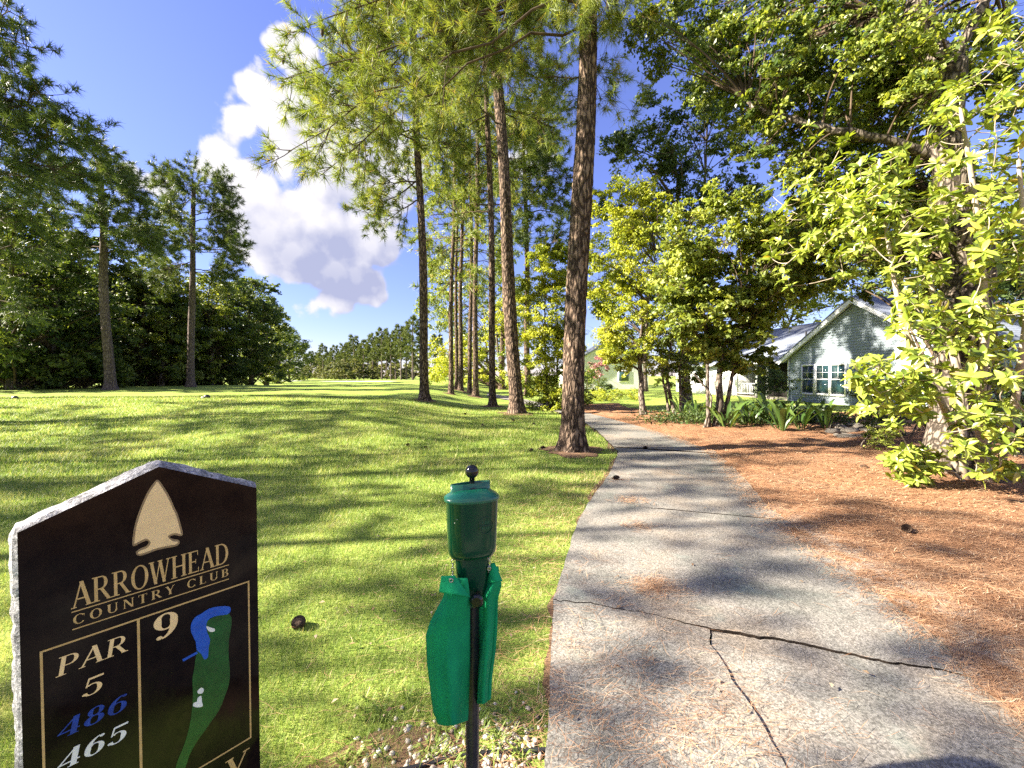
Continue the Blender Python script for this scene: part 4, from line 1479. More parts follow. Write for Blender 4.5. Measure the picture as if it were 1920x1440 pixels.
leaf_data = []
for k in range(8):
    V, Fq = leafme[k % 4]
    me = mesh_np('leaf', V, [Fq], True, np.full(len(Fq), (.12, .45, .6, .8, .28, .55, .7, .97)[k]))
    me.materials.append(M['leaf_mag'])
    leaf_data.append(me)
rgm = np.random.default_rng(303)
whorls = []
for u0, u1, v0, v1, d0_, d1_, n in ((1590, 1720, 672, 780, 5.0, 6.0, 24), (1665, 1775, 400, 640, 5.0, 6.4, 30), (1690, 1900, 560, 720, 4.7, 5.8, 28), (1780, 1930, 700, 900, 4.5, 5.6, 30), (1640, 1760, 700, 800, 5.0, 5.8, 12),
                                    (1660, 1760, 840, 905, 5.2, 5.7, 20), (1580, 1800, 280, 460, 5.2, 6.8, 34), (1740, 1930, 150, 420, 4.8, 6.2, 38), (1560, 1680, 330, 480, 5.6, 6.8, 26), (1820, 1940, 400, 600, 4.6, 5.6, 24),
                                    (1850, 1950, 20, 200, 4.8, 6, 12), (1500, 1700, 210, 470, 6.4, 8.0, 36), (1440, 1600, 340, 540, 6.2, 7.4, 30)):
    for _ in range(int(n * 2.7)):
        whorls.append(P(rgm.uniform(u0, u1), rgm.uniform(v0, v1), rgm.uniform(d0_, d1_)))
stems_ = [[mroot - [0, 0, .1], P(1835, 780, 5.6), P(1850, 600, 5.5), P(1830, 380, 5.5), P(1800, 200, 5.6)],
          [mroot + [.25, .1, -.1], P(1900, 780, 5.2), P(1930, 560, 5.0), P(1910, 300, 5.0)],
          [mroot + [-.2, .05, -.1], P(1790, 800, 5.6), P(1730, 690, 5.6), P(1690, 600, 5.6), P(1672, 500, 5.7), P(1660, 420, 5.9)],
          [mroot + [-.1, .2, -.1], P(1800, 700, 6.0), P(1740, 520, 6.1), P(1690, 400, 6.2), P(1640, 340, 6.3)],
          [mroot + [-.3, -.1, -.1], P(1770, 870, 5.6), P(1720, 860, 5.5)]]
spine = []
for i, s_ in enumerate(stems_):
    s_ = np.array(s_)
    q = np.linspace(0, len(s_) - 1, 16)
    pp = np.stack([np.interp(q, np.arange(len(s_)), s_[:, a]) for a in range(3)], 1)
    pp[1:-1] = (pp[:-2] + 2 * pp[1:-1] + pp[2:]) / 4
    mb = MB()
    mb.tube(pp, np.linspace((.07, .05, .045, .05, .02)[i], .02, 16), 10)
    mb.build('trunk', M['pale_twig'], mag, True)
    spine.append(pp)
spine = np.concatenate(spine)
br = MB()
lv = []
whorls = np.array(whorls)
nodes = list(spine)
order = np.argsort([np.min(np.linalg.norm(spine - w, axis=1)) for w in whorls])
for w in whorls[order]:
    nd_ = np.array(nodes)
    dist = np.linalg.norm(nd_ - w, axis=1) + .6 * np.clip(nd_[:, 2] - w[2], 0, 9) + .12 * rgm.random(len(nd_))
    p0 = nd_[int(np.argmin(dist))]
    Ln = np.linalg.norm(w - p0)
    nodes.append(w)
    bp = bez(p0, p0 + (w - p0) * .5 - UP * Ln * .10 + rgm.standard_normal(3) * Ln * .12, w, 5)
    nodes.append(bp[2])
    br.tube(bp, np.linspace(.006 + .004 * min(Ln, 2), .004, 5), 5, False)
    ax = nrm((w - p0) / (Ln + .01) + UP * .4 + SUN_DIR * .2 + rgm.normal(0, .35, 3))
    nl = int(rgm.integers(6, 12))
    for k in range(nl):
        a = k * 2.4 + rgm.normal(0, .25)
        e1 = nrm(np.cross(ax, [.3, .2, .9]))
        e2 = np.cross(ax, e1)
        tilt = .10 + .65 * (k / nl) + rgm.normal(0, .28)
        d = nrm((e1 * math.cos(a) + e2 * math.sin(a)) + ax * tilt)
        nv = nrm(ax * 1.1 + UP * .4 - d * .2 + rgm.normal(0, .38, 3))
        nv = nrm(nv - d * (nv @ d))
        sd = np.cross(nv, d)
        sc_ = rgm.uniform(.075, .165)
        lv.append((w - ax * .05 * rgm.random(), d, sd, nv, sc_))
br.build('bough', M['pale_twig'], mag)


def vis_size(q):
    p = q[0]
    return -(q[4] / p[1]) if (abs(p[0] / p[1]) < 1.29 and p[2] < 8) else 0


lv.sort(key=vis_size)
for q in lv[:300]:
    o = link('leaf', leaf_data[int(rgm.integers(8))], None, mag)
    p, d, sd, nv, s = q
    m4 = Matrix(((d[0] * s, sd[0] * s, nv[0] * s, p[0] - mroot[0]), (d[1] * s, sd[1] * s, nv[1] * s, p[1] - mroot[1]), (d[2] * s, sd[2] * s, nv[2] * s, p[2] - mroot[2]), (0, 0, 0, 1)))
    o.matrix_local = m4
mb = MB()
for q in lv[300:]:
    p, d, sd, nv, s = q
    V, Fq = leafme[int(rgm.integers(4))]
    mb.add(p + (V[:, :1] * d + V[:, 1:2] * sd + V[:, 2:] * nv) * s, Fq, float(np.clip(rgm.normal(.5, .22), 0, 1)))
tag(mb.build('foliage', M['leaf_mag'], mag, True), kind='stuff')

# ================================================================== houses
house = thing('house', 'pale blue sided house with a steep gable and three windows', 'house', (14.7, 21.0, float(hgt(15, 20)) - .05))
HB = float(house.location[2])
house.rotation_euler = (0, 0, math.atan2(-.994, .106))
W_, EV, SL = 7.4, 2.45 - HB, .65


def hpart(name, fn, mat, parent=None, **kw):
    mb = MB()
    fn(mb)
    return mb.build(name, M[mat], parent or house, local=True, **kw)


def gable_lim(z):
    """left/right x of the gable wall at height z"""
    if z <= EV:
        return 0.0, W_
    d = (z - EV) / SL
    return min(d, W_ / 2), max(W_ - d, W_ / 2)


hpart('wall', lambda m: m.prism([(0, .02, -.1), (W_, .02, -.1), (W_, .02, EV), (W_ / 2, .02, EV + SL * W_ / 2), (0, .02, EV)], (0, 9, 0)), 'siding')
zb = .02
while zb < EV + SL * W_ / 2 - .15:
    z1 = zb + .124
    xa, xb = gable_lim(zb)
    xc, xd = gable_lim(z1)
    win = (.88, 3.28, 2.12 - HB, .64 - HB)

    def bd(m, xa=xa, xb=xb, xc=xc, xd=xd, zb=zb, z1=z1):
        m.prism([(xa, -.002, zb), (xb, -.002, zb), (xd, .012, z1 - .002), (xc, .012, z1 - .002)], (0, .02, 0))
        # lap thickness at the bottom edge
        m.box((xa, -.007, zb), (xb, -.003, zb + .012))
    hpart('siding_board', bd, 'siding')
    zb = z1
hpart('corner_trim', lambda m: m.box((-.03, -.03, -.1), (.09, -.014, EV)), 'white_paint')
hpart('foundation', lambda m: m.box((.01, -.008, -.35), (W_, .018, .015)), 'stone')
wz0, wz1, wzm = .71 - HB, 2.05 - HB, 1.39 - HB
for (sa, sb) in ((.94, 1.57), (1.754, 2.41), (2.55, 3.21)):
    w = hpart('window', lambda m: [m.box((sa - .08, -.05, wz0 - .09), (sa, -.013, wz1 + .09)), m.box((sb, -.05, wz0 - .09), (sb + .08, -.013, wz1 + .09)),
                                   m.box((sa + .001, -.05, wz1), (sb - .001, -.013, wz1 + .088)), m.box((sa + .001, -.06, wz0 - .10), (sb - .001, -.013, wz0))], 'white_paint')
    for z0_, z1_ in ((wz0 + .002, wzm - .022), (wzm + .022, wz1 - .002)):
        mb = MB()
        mb.box((sa + .004, -.030, z0_), (sb - .004, -.016, z1_))
        mb.build('pane', M['glass'], w, local=True)
    mb = MB()
    mb.box((sa + .002, -.044, wzm - .02), (sb - .002, -.015, wzm + .02))
    mb.box(((sa + sb) / 2 - .008, -.036, wzm + .023), ((sa + sb) / 2 + .008, -.031, wz1 - .003))
    mb.box((sa + .005, -.038, (wzm + wz1) / 2 - .008), (sb - .005, -.0365, (wzm + wz1) / 2 + .008))
    mb.build('glazing_bar', M['white_paint'], w, local=True)
# main roof: two slopes with rake boards
ov = .32
for sgn in (0, 1):
    def rf(m, sgn=sgn):
        xe = -ov if not sgn else W_ + ov
        ze = EV - ov * SL
        xp, zp = W_ / 2, EV + SL * W_ / 2
        m.prism([(xe, -.34, ze + .10), (xp, -.34, zp + .10), (xp, -.34, zp + .19), (xe, -.34, ze + .17)], (0, 9.6, 0))
    r_ = hpart('roof', rf, 'shingle')

    def rk(m, sgn=sgn):
        xe = -ov if not sgn else W_ + ov
        ze = EV - ov * SL
        xp, zp = W_ / 2, EV + SL * W_ / 2
        m.prism([(xe, -.33, ze - .10), (xp, -.33, zp - .10), (xp, -.33, zp + .095), (xe, -.33, ze + .095)], (0, .03, 0))
        m.prism([(xe, -.30, ze + .03), (xp, -.30, zp + .03), (xp, -.30, zp + .095), (xe, -.30, ze + .095)], (0, .29, 0))
    mb = MB()
    rk(mb)
    mb.build('rake_board', M['white_paint'], r_, local=True)
# wing with the porch, further from the camera
hpart('wing_wall', lambda m: m.box((-11, 2.4, -.2), (-.02, 2.6, EV - .1)), 'porch_shade')
hpart('wing_wall', lambda m: m.box((-12, .25, -.2), (-4.6, 2.39, EV - .12)), 'white_paint')
hpart('porch_floor', lambda m: m.box((-4.58, .1, -.2), (-.03, 2.38, .12)), 'stone')
for xq in (-4.35, -2.6, -1.75):
    hpart('porch_post', lambda m: m.box((xq - .05, .16, .125), (xq + .05, .26, EV - .24)), 'white_paint')


def railing(m):
    m.box((-4.29, .19, .85), (-2.66, .23, .91))
    m.box((-4.29, .19, .25), (-2.66, .23, .30))
    for k in range(11):
        m.box((-4.2 + k * .14, .20, .302), (-4.17 + k * .14, .22, .848))


hpart('railing', railing, 'white_paint')


def wroof(m):
    y0, z0_, y1, z1_ = -.15, EV - .22, 5.8, 4.95 - HB
    m.prism([(-13, y0, z0_), (-13, y1, z1_), (-13, y1, z1_ + .12), (-13, y0, z0_ + .12)], (13 - .34, 0, 0))
    m.prism([(-13, y1 + .01, z1_ + .0), (-13, 11, z0_), (-13, 11, z0_ + .12), (-13, y1 + .01, z1_ + .12)], (13 - .34, 0, 0))


wr = hpart('wing_roof', wroof, 'shingle')
hpart('gutter', lambda m: m.box((-13, -.28, EV - .22), (-.36, -.155, EV - .09)), 'white_paint')
mb = MB()
mb.tube([(-2.6, 3.4, 3.6 - HB), (-2.6, 3.4, 4.25 - HB)], .05, 8)
mb.build('vent_pipe', M['black_plastic'], wr, local=True)


def dormer(m):
    m.prism([(-3.2, 6.4, 4.6 - HB), (-1.0, 6.4, 4.6 - HB), (-2.1, 6.4, 5.75 - HB)], (0, 3, 0))


dm = hpart('dormer', dormer, 'siding')
mb = MB()
for a_, b_ in (((-3.5, 4.45), (-2.1, 5.95)), ((-.7, 4.45), (-2.1, 5.95))):
    mb.prism([(a_[0], 6.2, a_[1] - HB - .02), (b_[0], 6.2, b_[1] - HB - .02), (b_[0], 6.2, b_[1] - HB + .14), (a_[0], 6.2, a_[1] - HB + .14)], (0, .15, 0))
mb.build('dormer_trim', M['white_paint'], dm, local=True)
mb = MB()
for a_, b_ in (((-3.6, 4.6), (-2.1, 6.1)), ((-.6, 4.6), (-2.1, 6.1))):
    mb.prism([(a_[0], 6.15, a_[1] - HB), (b_[0], 6.15, b_[1] - HB), (b_[0], 6.15, b_[1] - HB + .1), (a_[0], 6.15, a_[1] - HB + .1)], (0, 4, 0))
mb.build('dormer_roof', M['shingle'], dm, local=True)

house2 = thing('house', 'white house glimpsed far off right of the nearest pine trunk', 'house', (6.2, 44, 0))
h2 = lambda n_, f, m_: (lambda mb: (f(mb), mb.build(n_, M[m_], house2, local=True))[1])(MB())
h2('wall', lambda m: m.prism([(0, 0, -.2), (9, 0, -.2), (9, 0, 2.8), (4.5, 0, 5.2), (0, 0, 2.8)], (0, 8, 0)), 'white_paint')
h2('roof', lambda m: [m.prism([(-.4, -.4, 2.65), (4.5, -.4, 5.27), (4.5, -.4, 5.42), (-.4, -.4, 2.8)], (0, 8.8, 0)), m.prism([(9.4, -.4, 2.65), (4.51, -.4, 5.27), (4.51, -.4, 5.42), (9.4, -.4, 2.8)], (0, 8.8, 0))], 'shingle')
for x0_ in (1.6, 5.6):
    w = h2('window', lambda m: m.box((x0_, -.05, .9), (x0_ + 1.3, -.005, 2.2)), 'white_paint')
    mb = MB()
    mb.box((x0_ + .1, -.06, 1.0), (x0_ + 1.2, -.052, 2.1))
    mb.build('pane', M['glass'], w, local=True)

# ================================================================== granite tee sign
D1 = .88
S_A = np.array([-1.193 * D1, D1, 0.0])
S_D = np.array([.296 * D1, .344 * D1, 0.0])
S_N = nrm(np.array([.344, -.296, 0.0]))
S_E = nrm(S_D)
sign = thing('tee_sign', 'black granite tee sign with arrowhead emblem and gold lettering', 'sign', (S_A[0] + S_D[0] * .5, S_A[1] + S_D[1] * .5, 0))
LEN = np.linalg.norm(S_D)


def S(u, v):
    """pixel on the sign face -> (distance along the face, height)"""
    d = ray(u, v)
    o = np.array([0, 0, CAM_H])
    k = ((S_A - o) @ S_N) / (d @ S_N)
    p = o + d * k
    return np.array([(p - S_A) @ S_E, p[2]])


def Sz(zx, zy):
    return S(zx / 2.4, 840 + zy / 2.4)


def SP(a, z, e=0.0):
    return S_A + S_E * a + np.array([0, 0, z]) + S_N * e


def sp2(pts, e):
    return np.array([SP(a, z, e) for a, z in pts])


M['sign_black'] = mat_plain('polished_black_granite', (.012, .007, .006), (.006, .004, .004), 40, .06, .22)
def dusty_sign():
    m = M['sign_black']
    t = m.node_tree
    b_ = t.nodes['Principled BSDF']
    v = coords(t, (1, 1, .35))
    L(t, mth(t, 'MULTIPLY_ADD', smooth(t, noise(t, v, 9, 5, .7), .40, .72), .20, .05), b_.inputs['Roughness'])


dusty_sign()
M['gold'] = mat_plain('gold_paint', (.60, .40, .17), (.48, .31, .12), 60, .55, .3)
M['cream'] = mat_plain('cream_paint', (.86, .62, .32), (.78, .55, .28), 40, .6, .3)
M['tan'] = mat_plain('tan_line', (.34, .23, .12), (.22, .15, .08), 60, .6, .3)
M['white_ink'] = mat_plain('white_ink', (.82, .82, .80), (.7, .7, .68), 40, .5, .3)
M['blue_ink'] = mat_plain('blue_ink', (.012, .055, .38), (.008, .03, .22), 60, .4, .4)
M['blue_bright'] = mat_plain('bright_blue_ink', (.012, .10, .55), (.01, .07, .42), 50, .3, .5)
M['green_ink'] = mat_plain('green_ink', (.008, .095, .02), (.005, .055, .012), 25, .3, .5)

pk, lsh, rsh = S(298, 875), S(32, 1000), S(481, 914)
aL, aR = lsh[0], rsh[0]
shz = (lsh[1] + rsh[1]) / 2
face = [(aL, -.05), (aR, -.05), (aR, shz), (pk[0], pk[1]), (aL, shz)]
mb = MB()
mb.prism(sp2(face, 0), -S_N * .004)
mb.build('face', M['sign_black'], sign)
# rough rock edge: ring of jittered points behind the face
rs = np.random.default_rng(4)
outl = []
for (a0, z0_), (a1, z1_) in zip(face, face[1:] + face[:1]):
    n_ = max(2, int(math.hypot(a1 - a0, z1_ - z0_) / .012))
    for q in range(n_):
        outl.append((a0 + (a1 - a0) * q / n_, z0_ + (z1_ - z0_) * q / n_))
outl = np.array(outl)
cen = np.array([(aL + aR) / 2, .8])
nd = np.zeros_like(outl)
for i, (a, z) in enumerate(outl):
    if z < 0:
        nd[i] = (0, -1)
    elif abs(a - aL) < 1e-4 and z < shz - 1e-4:
        nd[i] = (-1, 0)
    elif abs(a - aR) < 1e-4 and z < shz - 1e-4:
        nd[i] = (1, 0)
    else:
        nd[i] = (-.3, .95) if a < pk[0] else (.3, .95)
rings = []
for j, (e, off, jit) in enumerate(((-.0005, .0, 0.0), (-.010, .007, .004), (-.026, .012, .006), (-.045, .012, .007), (-.062, .006, .006), (-.072, -.004, .004))):
    off = np.where(nd[:, 0] > .9, -.002, off)
    bulge = off + jit * (fbm(outl[:, 0] * 38 + j * 1.7, outl[:, 1] * 38, j * .8, 3) - .5) * 2.4
    q = outl + nd * bulge[:, None]
    ee = e + jit * rs.standard_normal(len(q)) * .25
    rings.append(np.array([SP(a, z, x) for (a, z), x in zip(q, ee)]))
n_ = len(outl)
mb = MB()
i = np.arange(n_)
for r0_, r1_ in zip(rings[:-1], rings[1:]):
    mb.add(np.concatenate([r0_, r1_]), np.stack([i, (i + 1) % n_, (i + 1) % n_ + n_, i + n_], -1))
mb.add(rings[-1], [list(range(n_))[::-1]])
mb.build('rock_edge', M['granite'], sign)


# ---- stroke-built serif characters
class Glyph:
    def __init__(s):
        s.q = []

    def st(s, p, q, w):
        p, q = np.array(p, float), np.array(q, float)
        d = q - p
        nv = np.array([-d[1], d[0]]) / (np.linalg.norm(d) + 1e-9) * w / 2
        s.q.append([p - nv, q - nv, q + nv, p + nv])
        return s

    def vst(s, x, z0, z1, w):
        s.q.append(np.array([(x - w / 2, z0), (x + w / 2, z0), (x + w / 2, z1), (x - w / 2, z1)]))
        return s

    def slant(s, xb, xt, z0, z1, w):
        s.q.append(np.array([(xb - w / 2, z0), (xb + w / 2, z0), (xt + w / 2, z1), (xt - w / 2, z1)]))
        return s

    def ser(s, x, z, w, up=1):
        s.q.append(np.array([(x - w / 2, z), (x + w / 2, z), (x + w / 2, z + .04 * up), (x - w / 2, z + .04 * up)]))
        return s

    def arc(s, cx, cz, rx, rz, a0, a1, T, t, n=18):
        th = np.radians(np.linspace(a0, a1, n + 1))
        w = t + (T - t) * np.abs(np.cos(th)) ** 1.3
        o = np.stack([cx + rx * np.cos(th), cz + rz * np.sin(th)], 1)
        iw = np.stack([cx + np.maximum(rx - w, 0) * np.cos(th), cz + np.maximum(rz - np.maximum(w * .8, t), 0) * np.sin(th)], 1)
        for k in range(n):
            s.q.append(np.array([o[k], o[k + 1], iw[k + 1], iw[k]]))
        return s


def glyph(ch, T=.15, t=.055):
    g_ = Glyph()
    if ch == 'A':
        g_.slant(.09, .40, 0, 1, t * 1.2).slant(.70, .40, 0, 1, T * 1.1).ser(.09, 0, .22).ser(.70, 0, .28).st((.2, .33), (.6, .33), t)
        return g_, .80
    if ch in 'RPB':
        g_.vst(.16, 0, 1, T).ser(.16, 0, .32).ser(.12, 1, .24, -1).st((.16, .975), (.40, .975), .05)
        if ch == 'B':
            g_.arc(.38, .755, .24, .245, -90, 90, T, t).arc(.38, .26, .29, .26, -90, 90, T, t).st((.16, .51), (.4, .51), .045).st((.16, .025), (.4, .025), .05)
            return g_, .72
        g_.arc(.38, .735, .27, .265, -90, 90, T, t).st((.16, .49), (.40, .49), .045)
        if ch == 'R':
            g_.slant(.70, .38, 0, .50, T).ser(.71, 0, .24)
            return g_, .80
        return g_, .68
    if ch == 'O':
        g_.arc(.42, .5, .40, .52, 0, 360, T * 1.05, t, 36)
        return g_, .84
    if ch == 'C':
        g_.arc(.42, .5, .40, .52, 42, 318, T * 1.05, t, 30).vst(.715, .68, .95, .035)
        return g_, .76
    if ch == 'W':
        g_.slant(.30, .10, 0, 1, T).slant(.30, .52, 0, 1, t).slant(.72, .52, 0, 1, T).slant(.72, .94, 0, 1, t).ser(.10, 1, .26, -1).ser(.52, 1, .24, -1).ser(.94, 1, .22, -1)
        return g_, 1.04
    if ch == 'H':
        g_.vst(.16, 0, 1, T).vst(.66, 0, 1, T).st((.16, .5), (.66, .5), t)
        for x in (.16, .66):
            g_.ser(x, 0, .30).ser(x, 1, .30, -1)
        return g_, .82
    if ch == 'E':
        g_.vst(.16, 0, 1, T).st((.02, .025), (.6, .025), .05).st((.02, .975), (.57, .975), .05).st((.16, .51), (.45, .51), t).vst(.59, 0, .22, .035).vst(.56, .78, 1, .035).vst(.45, .40, .62, .03)
        return g_, .66
    if ch == 'D':
        g_.vst(.16, 0, 1, T).arc(.36, .5, .44, .5, -90, 90, T * 1.05, t, 24).st((.02, .025), (.38, .025), .05).st((.02, .975), (.38, .975), .05)
        return g_, .84
    if ch == 'U':
        g_.vst(.16, .3, 1, T).vst(.66, .3, 1, t).arc(.405, .32, .32, .33, 180, 360, T * .8, t, 18).ser(.16, 1, .28, -1).ser(.66, 1, .22, -1)
        return g_, .80
    if ch == 'N':
        g_.vst(.13, 0, 1, t).vst(.70, 0, 1, t).slant(.68, .15, 0, 1, T).ser(.13, 0, .22).ser(.70, 1, .24, -1).ser(.10, 1, .16, -1)
        return g_, .82
    if ch == 'T':
        g_.vst(.34, 0, 1, T).ser(.34, 0, .30).st((.02, .975), (.66, .975), .05).vst(.035, .78, 1, .035).vst(.645, .78, 1, .035)
        return g_, .68
    if ch == 'Y':
        g_.vst(.38, 0, .46, T).slant(.38, .12, .42, 1, T).slant(.40, .66, .42, 1, t).ser(.38, 0, .30).ser(.12, 1, .26, -1).ser(.66, 1, .22, -1)
        return g_, .78
    if ch == 'L':
        g_.vst(.16, 0, 1, T).st((.02, .025), (.58, .025), .05).ser(.16, 1, .30, -1).vst(.57, 0, .24, .035)
        return g_, .62
    if ch == '5':
        g_.st((.16, .95), (.58, .95), .11).slant(.12, .16, .50, 1, t).arc(.30, .32, .29, .33, -150, 125, T, t, 26)
        g_.arc(.10, .14, .07, .07, 0, 360, .07, .07, 10)
        return g_, .62
    if ch == '4':
        g_.vst(.46, 0, 1, T).st((.02, .28), (.62, .28), .07).slant(.04, .46, .26, 1, t * 1.2).ser(.46, 0, .30)
        return g_, .66
    if ch == '8':
        g_.arc(.31, .75, .24, .26, 0, 360, T * .85, t * 1.2, 26).arc(.31, .27, .29, .28, 0, 360, T, t * 1.2, 28)
        return g_, .62
    if ch in '69':
        g_.arc(.31, .33, .29, .34, 0, 360, T, t, 28).arc(.48, .42, .46, .60, 100, 195, T, t, 18).arc(.47, .93, .075, .075, 0, 360, .075, .075, 10)
        if ch == '9':
            g_.q = [np.array([.62, 1.0]) - np.array(q) for q in g_.q]
        return g_, .62
    return g_, .4


def write(text, p0, p1, height, mat, e=.0012, gap=.06, slant=0.0, T=.15, t=.055, name='letter', hmul=1.0):
    """text from p0 to p1 (along-face, height) baseline"""
    gl = [(c, *glyph(c, T, t)) for c in text]
    tot = sum(w for _, _, w in gl) + gap * (len(gl) - 1)
    a = 0.0
    Lx = p1[0] - p0[0]
    for k, (c, g_, w) in enumerate(gl):
        if g_.q:
            mb = MB()
            for j, q in enumerate(g_.q):
                q = np.array(q)
                aa_ = p0[0] + (a + q[:, 0] + slant * q[:, 1]) / tot * Lx
                zz_ = p0[1] + (p1[1] - p0[1]) * (a + q[:, 0]) / tot + q[:, 1] * height
                mb.add(np.array([SP(x, z, e + .00004 * (j % 7)) for x, z in zip(aa_, zz_)]), [list(range(len(q)))])
            mb.build(name, M[mat], sign)
        a += w + gap


def line_(p, q, w, mat, e=.001, name='rule_line'):
    p, q = np.array(p), np.array(q)
    d = q - p
    nv = np.array([-d[1], d[0]]) / np.linalg.norm(d) * w / 2
    mb = MB()
    mb.add(sp2([p - nv, q - nv, q + nv, p + nv], e), [(0, 1, 2, 3)])
    mb.build(name, M[mat], sign)


def flat(zpts, mat, e, name, smooth_n=0):
    mb = MB()
    pts = np.array([Sz(x, y) for x, y in zpts])
    if smooth_n:
        k = len(pts)
        s_ = np.linspace(0, k, k * smooth_n, endpoint=False)
        i0 = np.floor(s_).astype(int)
        f_ = (s_ - i0)[:, None]
        p_ = [pts[(i0 + o_) % k] for o_ in (-1, 0, 1, 2)]
        pts = .5 * (2 * p_[1] + (p_[2] - p_[0]) * f_ + (2 * p_[0] - 5 * p_[1] + 4 * p_[2] - p_[3]) * f_ ** 2 + (-p_[0] + 3 * p_[1] - 3 * p_[2] + p_[3]) * f_ ** 3)
    mb.add(sp2(pts, e), [list(range(len(pts)))])
    return mb.build(name, M[mat], sign)


def hz(zx, zy, zx2, zy2):
    """a level line across the sign between two zoomed pixels (heights averaged)"""
    a, b_ = Sz(zx, zy), Sz(zx2, zy2)
    z = (a[1] + b_[1]) / 2
    return np.array([a[0], z]), np.array([b_[0], z])


arrow = [(710, 143), (735, 172), (765, 222), (785, 268), (800, 298), (812, 340), (823, 385), (812, 396), (785, 391), (763, 400), (778, 409), (802, 413), (808, 426), (793, 441), (742, 451), (700, 461), (650, 480), (622, 484), (611, 470), (626, 454), (656, 441), (669, 425),
         (660, 416), (632, 427), (605, 441), (595, 434), (597, 400), (604, 355), (620, 300), (641, 245), (665, 195), (690, 158)]
ac_ = np.mean(arrow, 0)
flat(arrow, 'tan', .0010, 'emblem_outline', 3)
inner = []
ar = np.array(arrow, float)
for k in range(len(ar)):
    t_ = ar[(k + 1) % len(ar)] - ar[k - 1]
    nv = np.array([-t_[1], t_[0]]) / (np.linalg.norm(t_) + 1e-9)
    inner.append(ar[k] + nv * 9)
flat(inner, 'cream', .0016, 'emblem', 3)
p0, p1 = hz(322, 727, 1030, 512)
write('ARROWHEAD', p0, p1, Sz(370, 597)[1] - p0[1], 'gold', gap=.03)
q0, q1 = hz(322, 742, 1030, 523)
line_(q0, q1, .0026, 'gold')
p0, p1 = hz(328, 793, 1030, 576)
write('COUNTRY CLUB', p0, p1, (Sz(350, 747)[1] - Sz(350, 790)[1]), 'gold', gap=.30, T=.17, t=.07)
q0, q1 = hz(325, 818, 1030, 588)
line_(q0, q1, .0026, 'gold')
# frame
fTL, fTR = hz(185, 918, 1118, 600)
fBR = Sz(1130, 1300)
fB = fBR[1]
xm = Sz(622, 775)[0]
lw = .0042
line_(fTL + [-lw / 2, 0], fTR + [lw / 2, 0], lw, 'gold')
line_(fTL + [0, -lw / 2], (fTL[0], fB + lw / 2), lw, 'gold')
line_(fTR + [0, -lw / 2], (fTR[0], fB + lw / 2), lw, 'gold')
line_((fTL[0] - lw / 2, fB), (fTR[0] + lw / 2, fB), lw, 'gold')
line_((xm, fTL[1] - lw / 2), (xm, fB + lw / 2), lw * 1.25, 'gold')
p0, p1 = hz(250, 1030, 572, 915)
write('PAR', p0, p1, Sz(275, 938)[1] - Sz(275, 1022)[1], 'cream', slant=.12)
p0, p1 = hz(362, 1128, 460, 1090)
write('5', p0, p1, Sz(410, 1035)[1] - Sz(410, 1112)[1], 'cream', slant=.10, name='digit')
p0, p1 = hz(250, 1302, 568, 1190)
write('486', p0, p1, Sz(300, 1205)[1] - Sz(300, 1282)[1], 'blue_ink', slant=.12, name='digit', T=.18)
p0, p1 = hz(250, 1442, 568, 1325)
write('465', p0, p1, Sz(300, 1345)[1] - Sz(300, 1424)[1], 'white_ink', slant=.12, name='digit', T=.18)
p0, p1 = hz(688, 872, 805, 832)
write('9', p0, p1, Sz(745, 742)[1] - Sz(745, 852)[1], 'cream', name='digit', T=.19)
p0, p1 = hz(1000, 1540, 1110, 1490)
write('Y', p0, p1, Sz(1070, 1378)[1] - p0[1], 'gold', slant=.12)
fair = [(925, 790), (960, 760), (1030, 745), (1042, 790), (1030, 860), (1028, 930), (1034, 1000), (1030, 1060), (1010, 1120), (985, 1180), (950, 1230), (915, 1280), (880, 1330), (850, 1385), (832, 1440), (790, 1445), (805, 1390), (830, 1330),
        (850, 1260), (862, 1190), (868, 1110), (865, 1040), (875, 985), (880, 940), (900, 860)]
flat(fair, 'green_ink', .0012, 'fairway_drawing', 2)
water = [(905, 745), (940, 722), (985, 712), (1030, 712), (1038, 730), (1022, 748), (985, 752), (945, 765), (928, 790), (932, 830), (945, 860), (938, 900), (935, 940), (918, 950), (905, 925), (885, 910), (880, 870), (860, 830), (860, 790), (878, 760)]
flat(water, 'blue_bright', .0016, 'water_drawing', 2)
flat([(820, 950), (885, 915), (890, 924), (824, 960)], 'blue_bright', .0014, 'creek_drawing')
flat([(928, 800), (945, 806), (965, 812), (964, 824), (945, 826), (932, 815)], 'white_ink', .002, 'bunker_drawing', 2)
flat([(888, 1092), (905, 1077), (917, 1085), (910, 1102), (892, 1104)], 'white_ink', .0016, 'bunker_drawing', 2)
flat([(888, 1125), (905, 1113), (908, 1140), (912, 1160), (890, 1166), (868, 1160), (872, 1145), (886, 1140)], 'white_ink', .0016, 'bunker_drawing', 2)

# ================================================================== ball washer
M['washer_green'] = mat_plain('green_enamel', (.003, .05, .022), (.003, .04, .018), 6, .13, .5)
M['washer_lid'] = mat_plain('green_lid', (.008, .12, .072), (.006, .09, .055), 6, .3, .5, coat=.3)
M['towel'] = mat_plain('green_towel', (.012, .30, .12), (.007, .20, .08), 9, .92, .1, bmp=.3, bscale=300)
M['black_gloss'] = mat_plain('black_ball', (.008, .008, .011), (.006, .006, .008), 5, .16, .5)
M['post_black'] = mat_plain('worn_black_post', (.03, .03, .04), (.008, .008, .01), 14, .35, .5, bmp=.3, bscale=50)
M['steel'] = mat_plain('steel', (.45, .44, .42), (.3, .3, .29), 20, .35, .5, metal=.9)
WD = 1.27
wc = P(883, 980, WD)
WX, WY = wc[0], wc[1] + .03
px = WD / F_PX


def wz(v):
    return P(883, v, WD)[2]


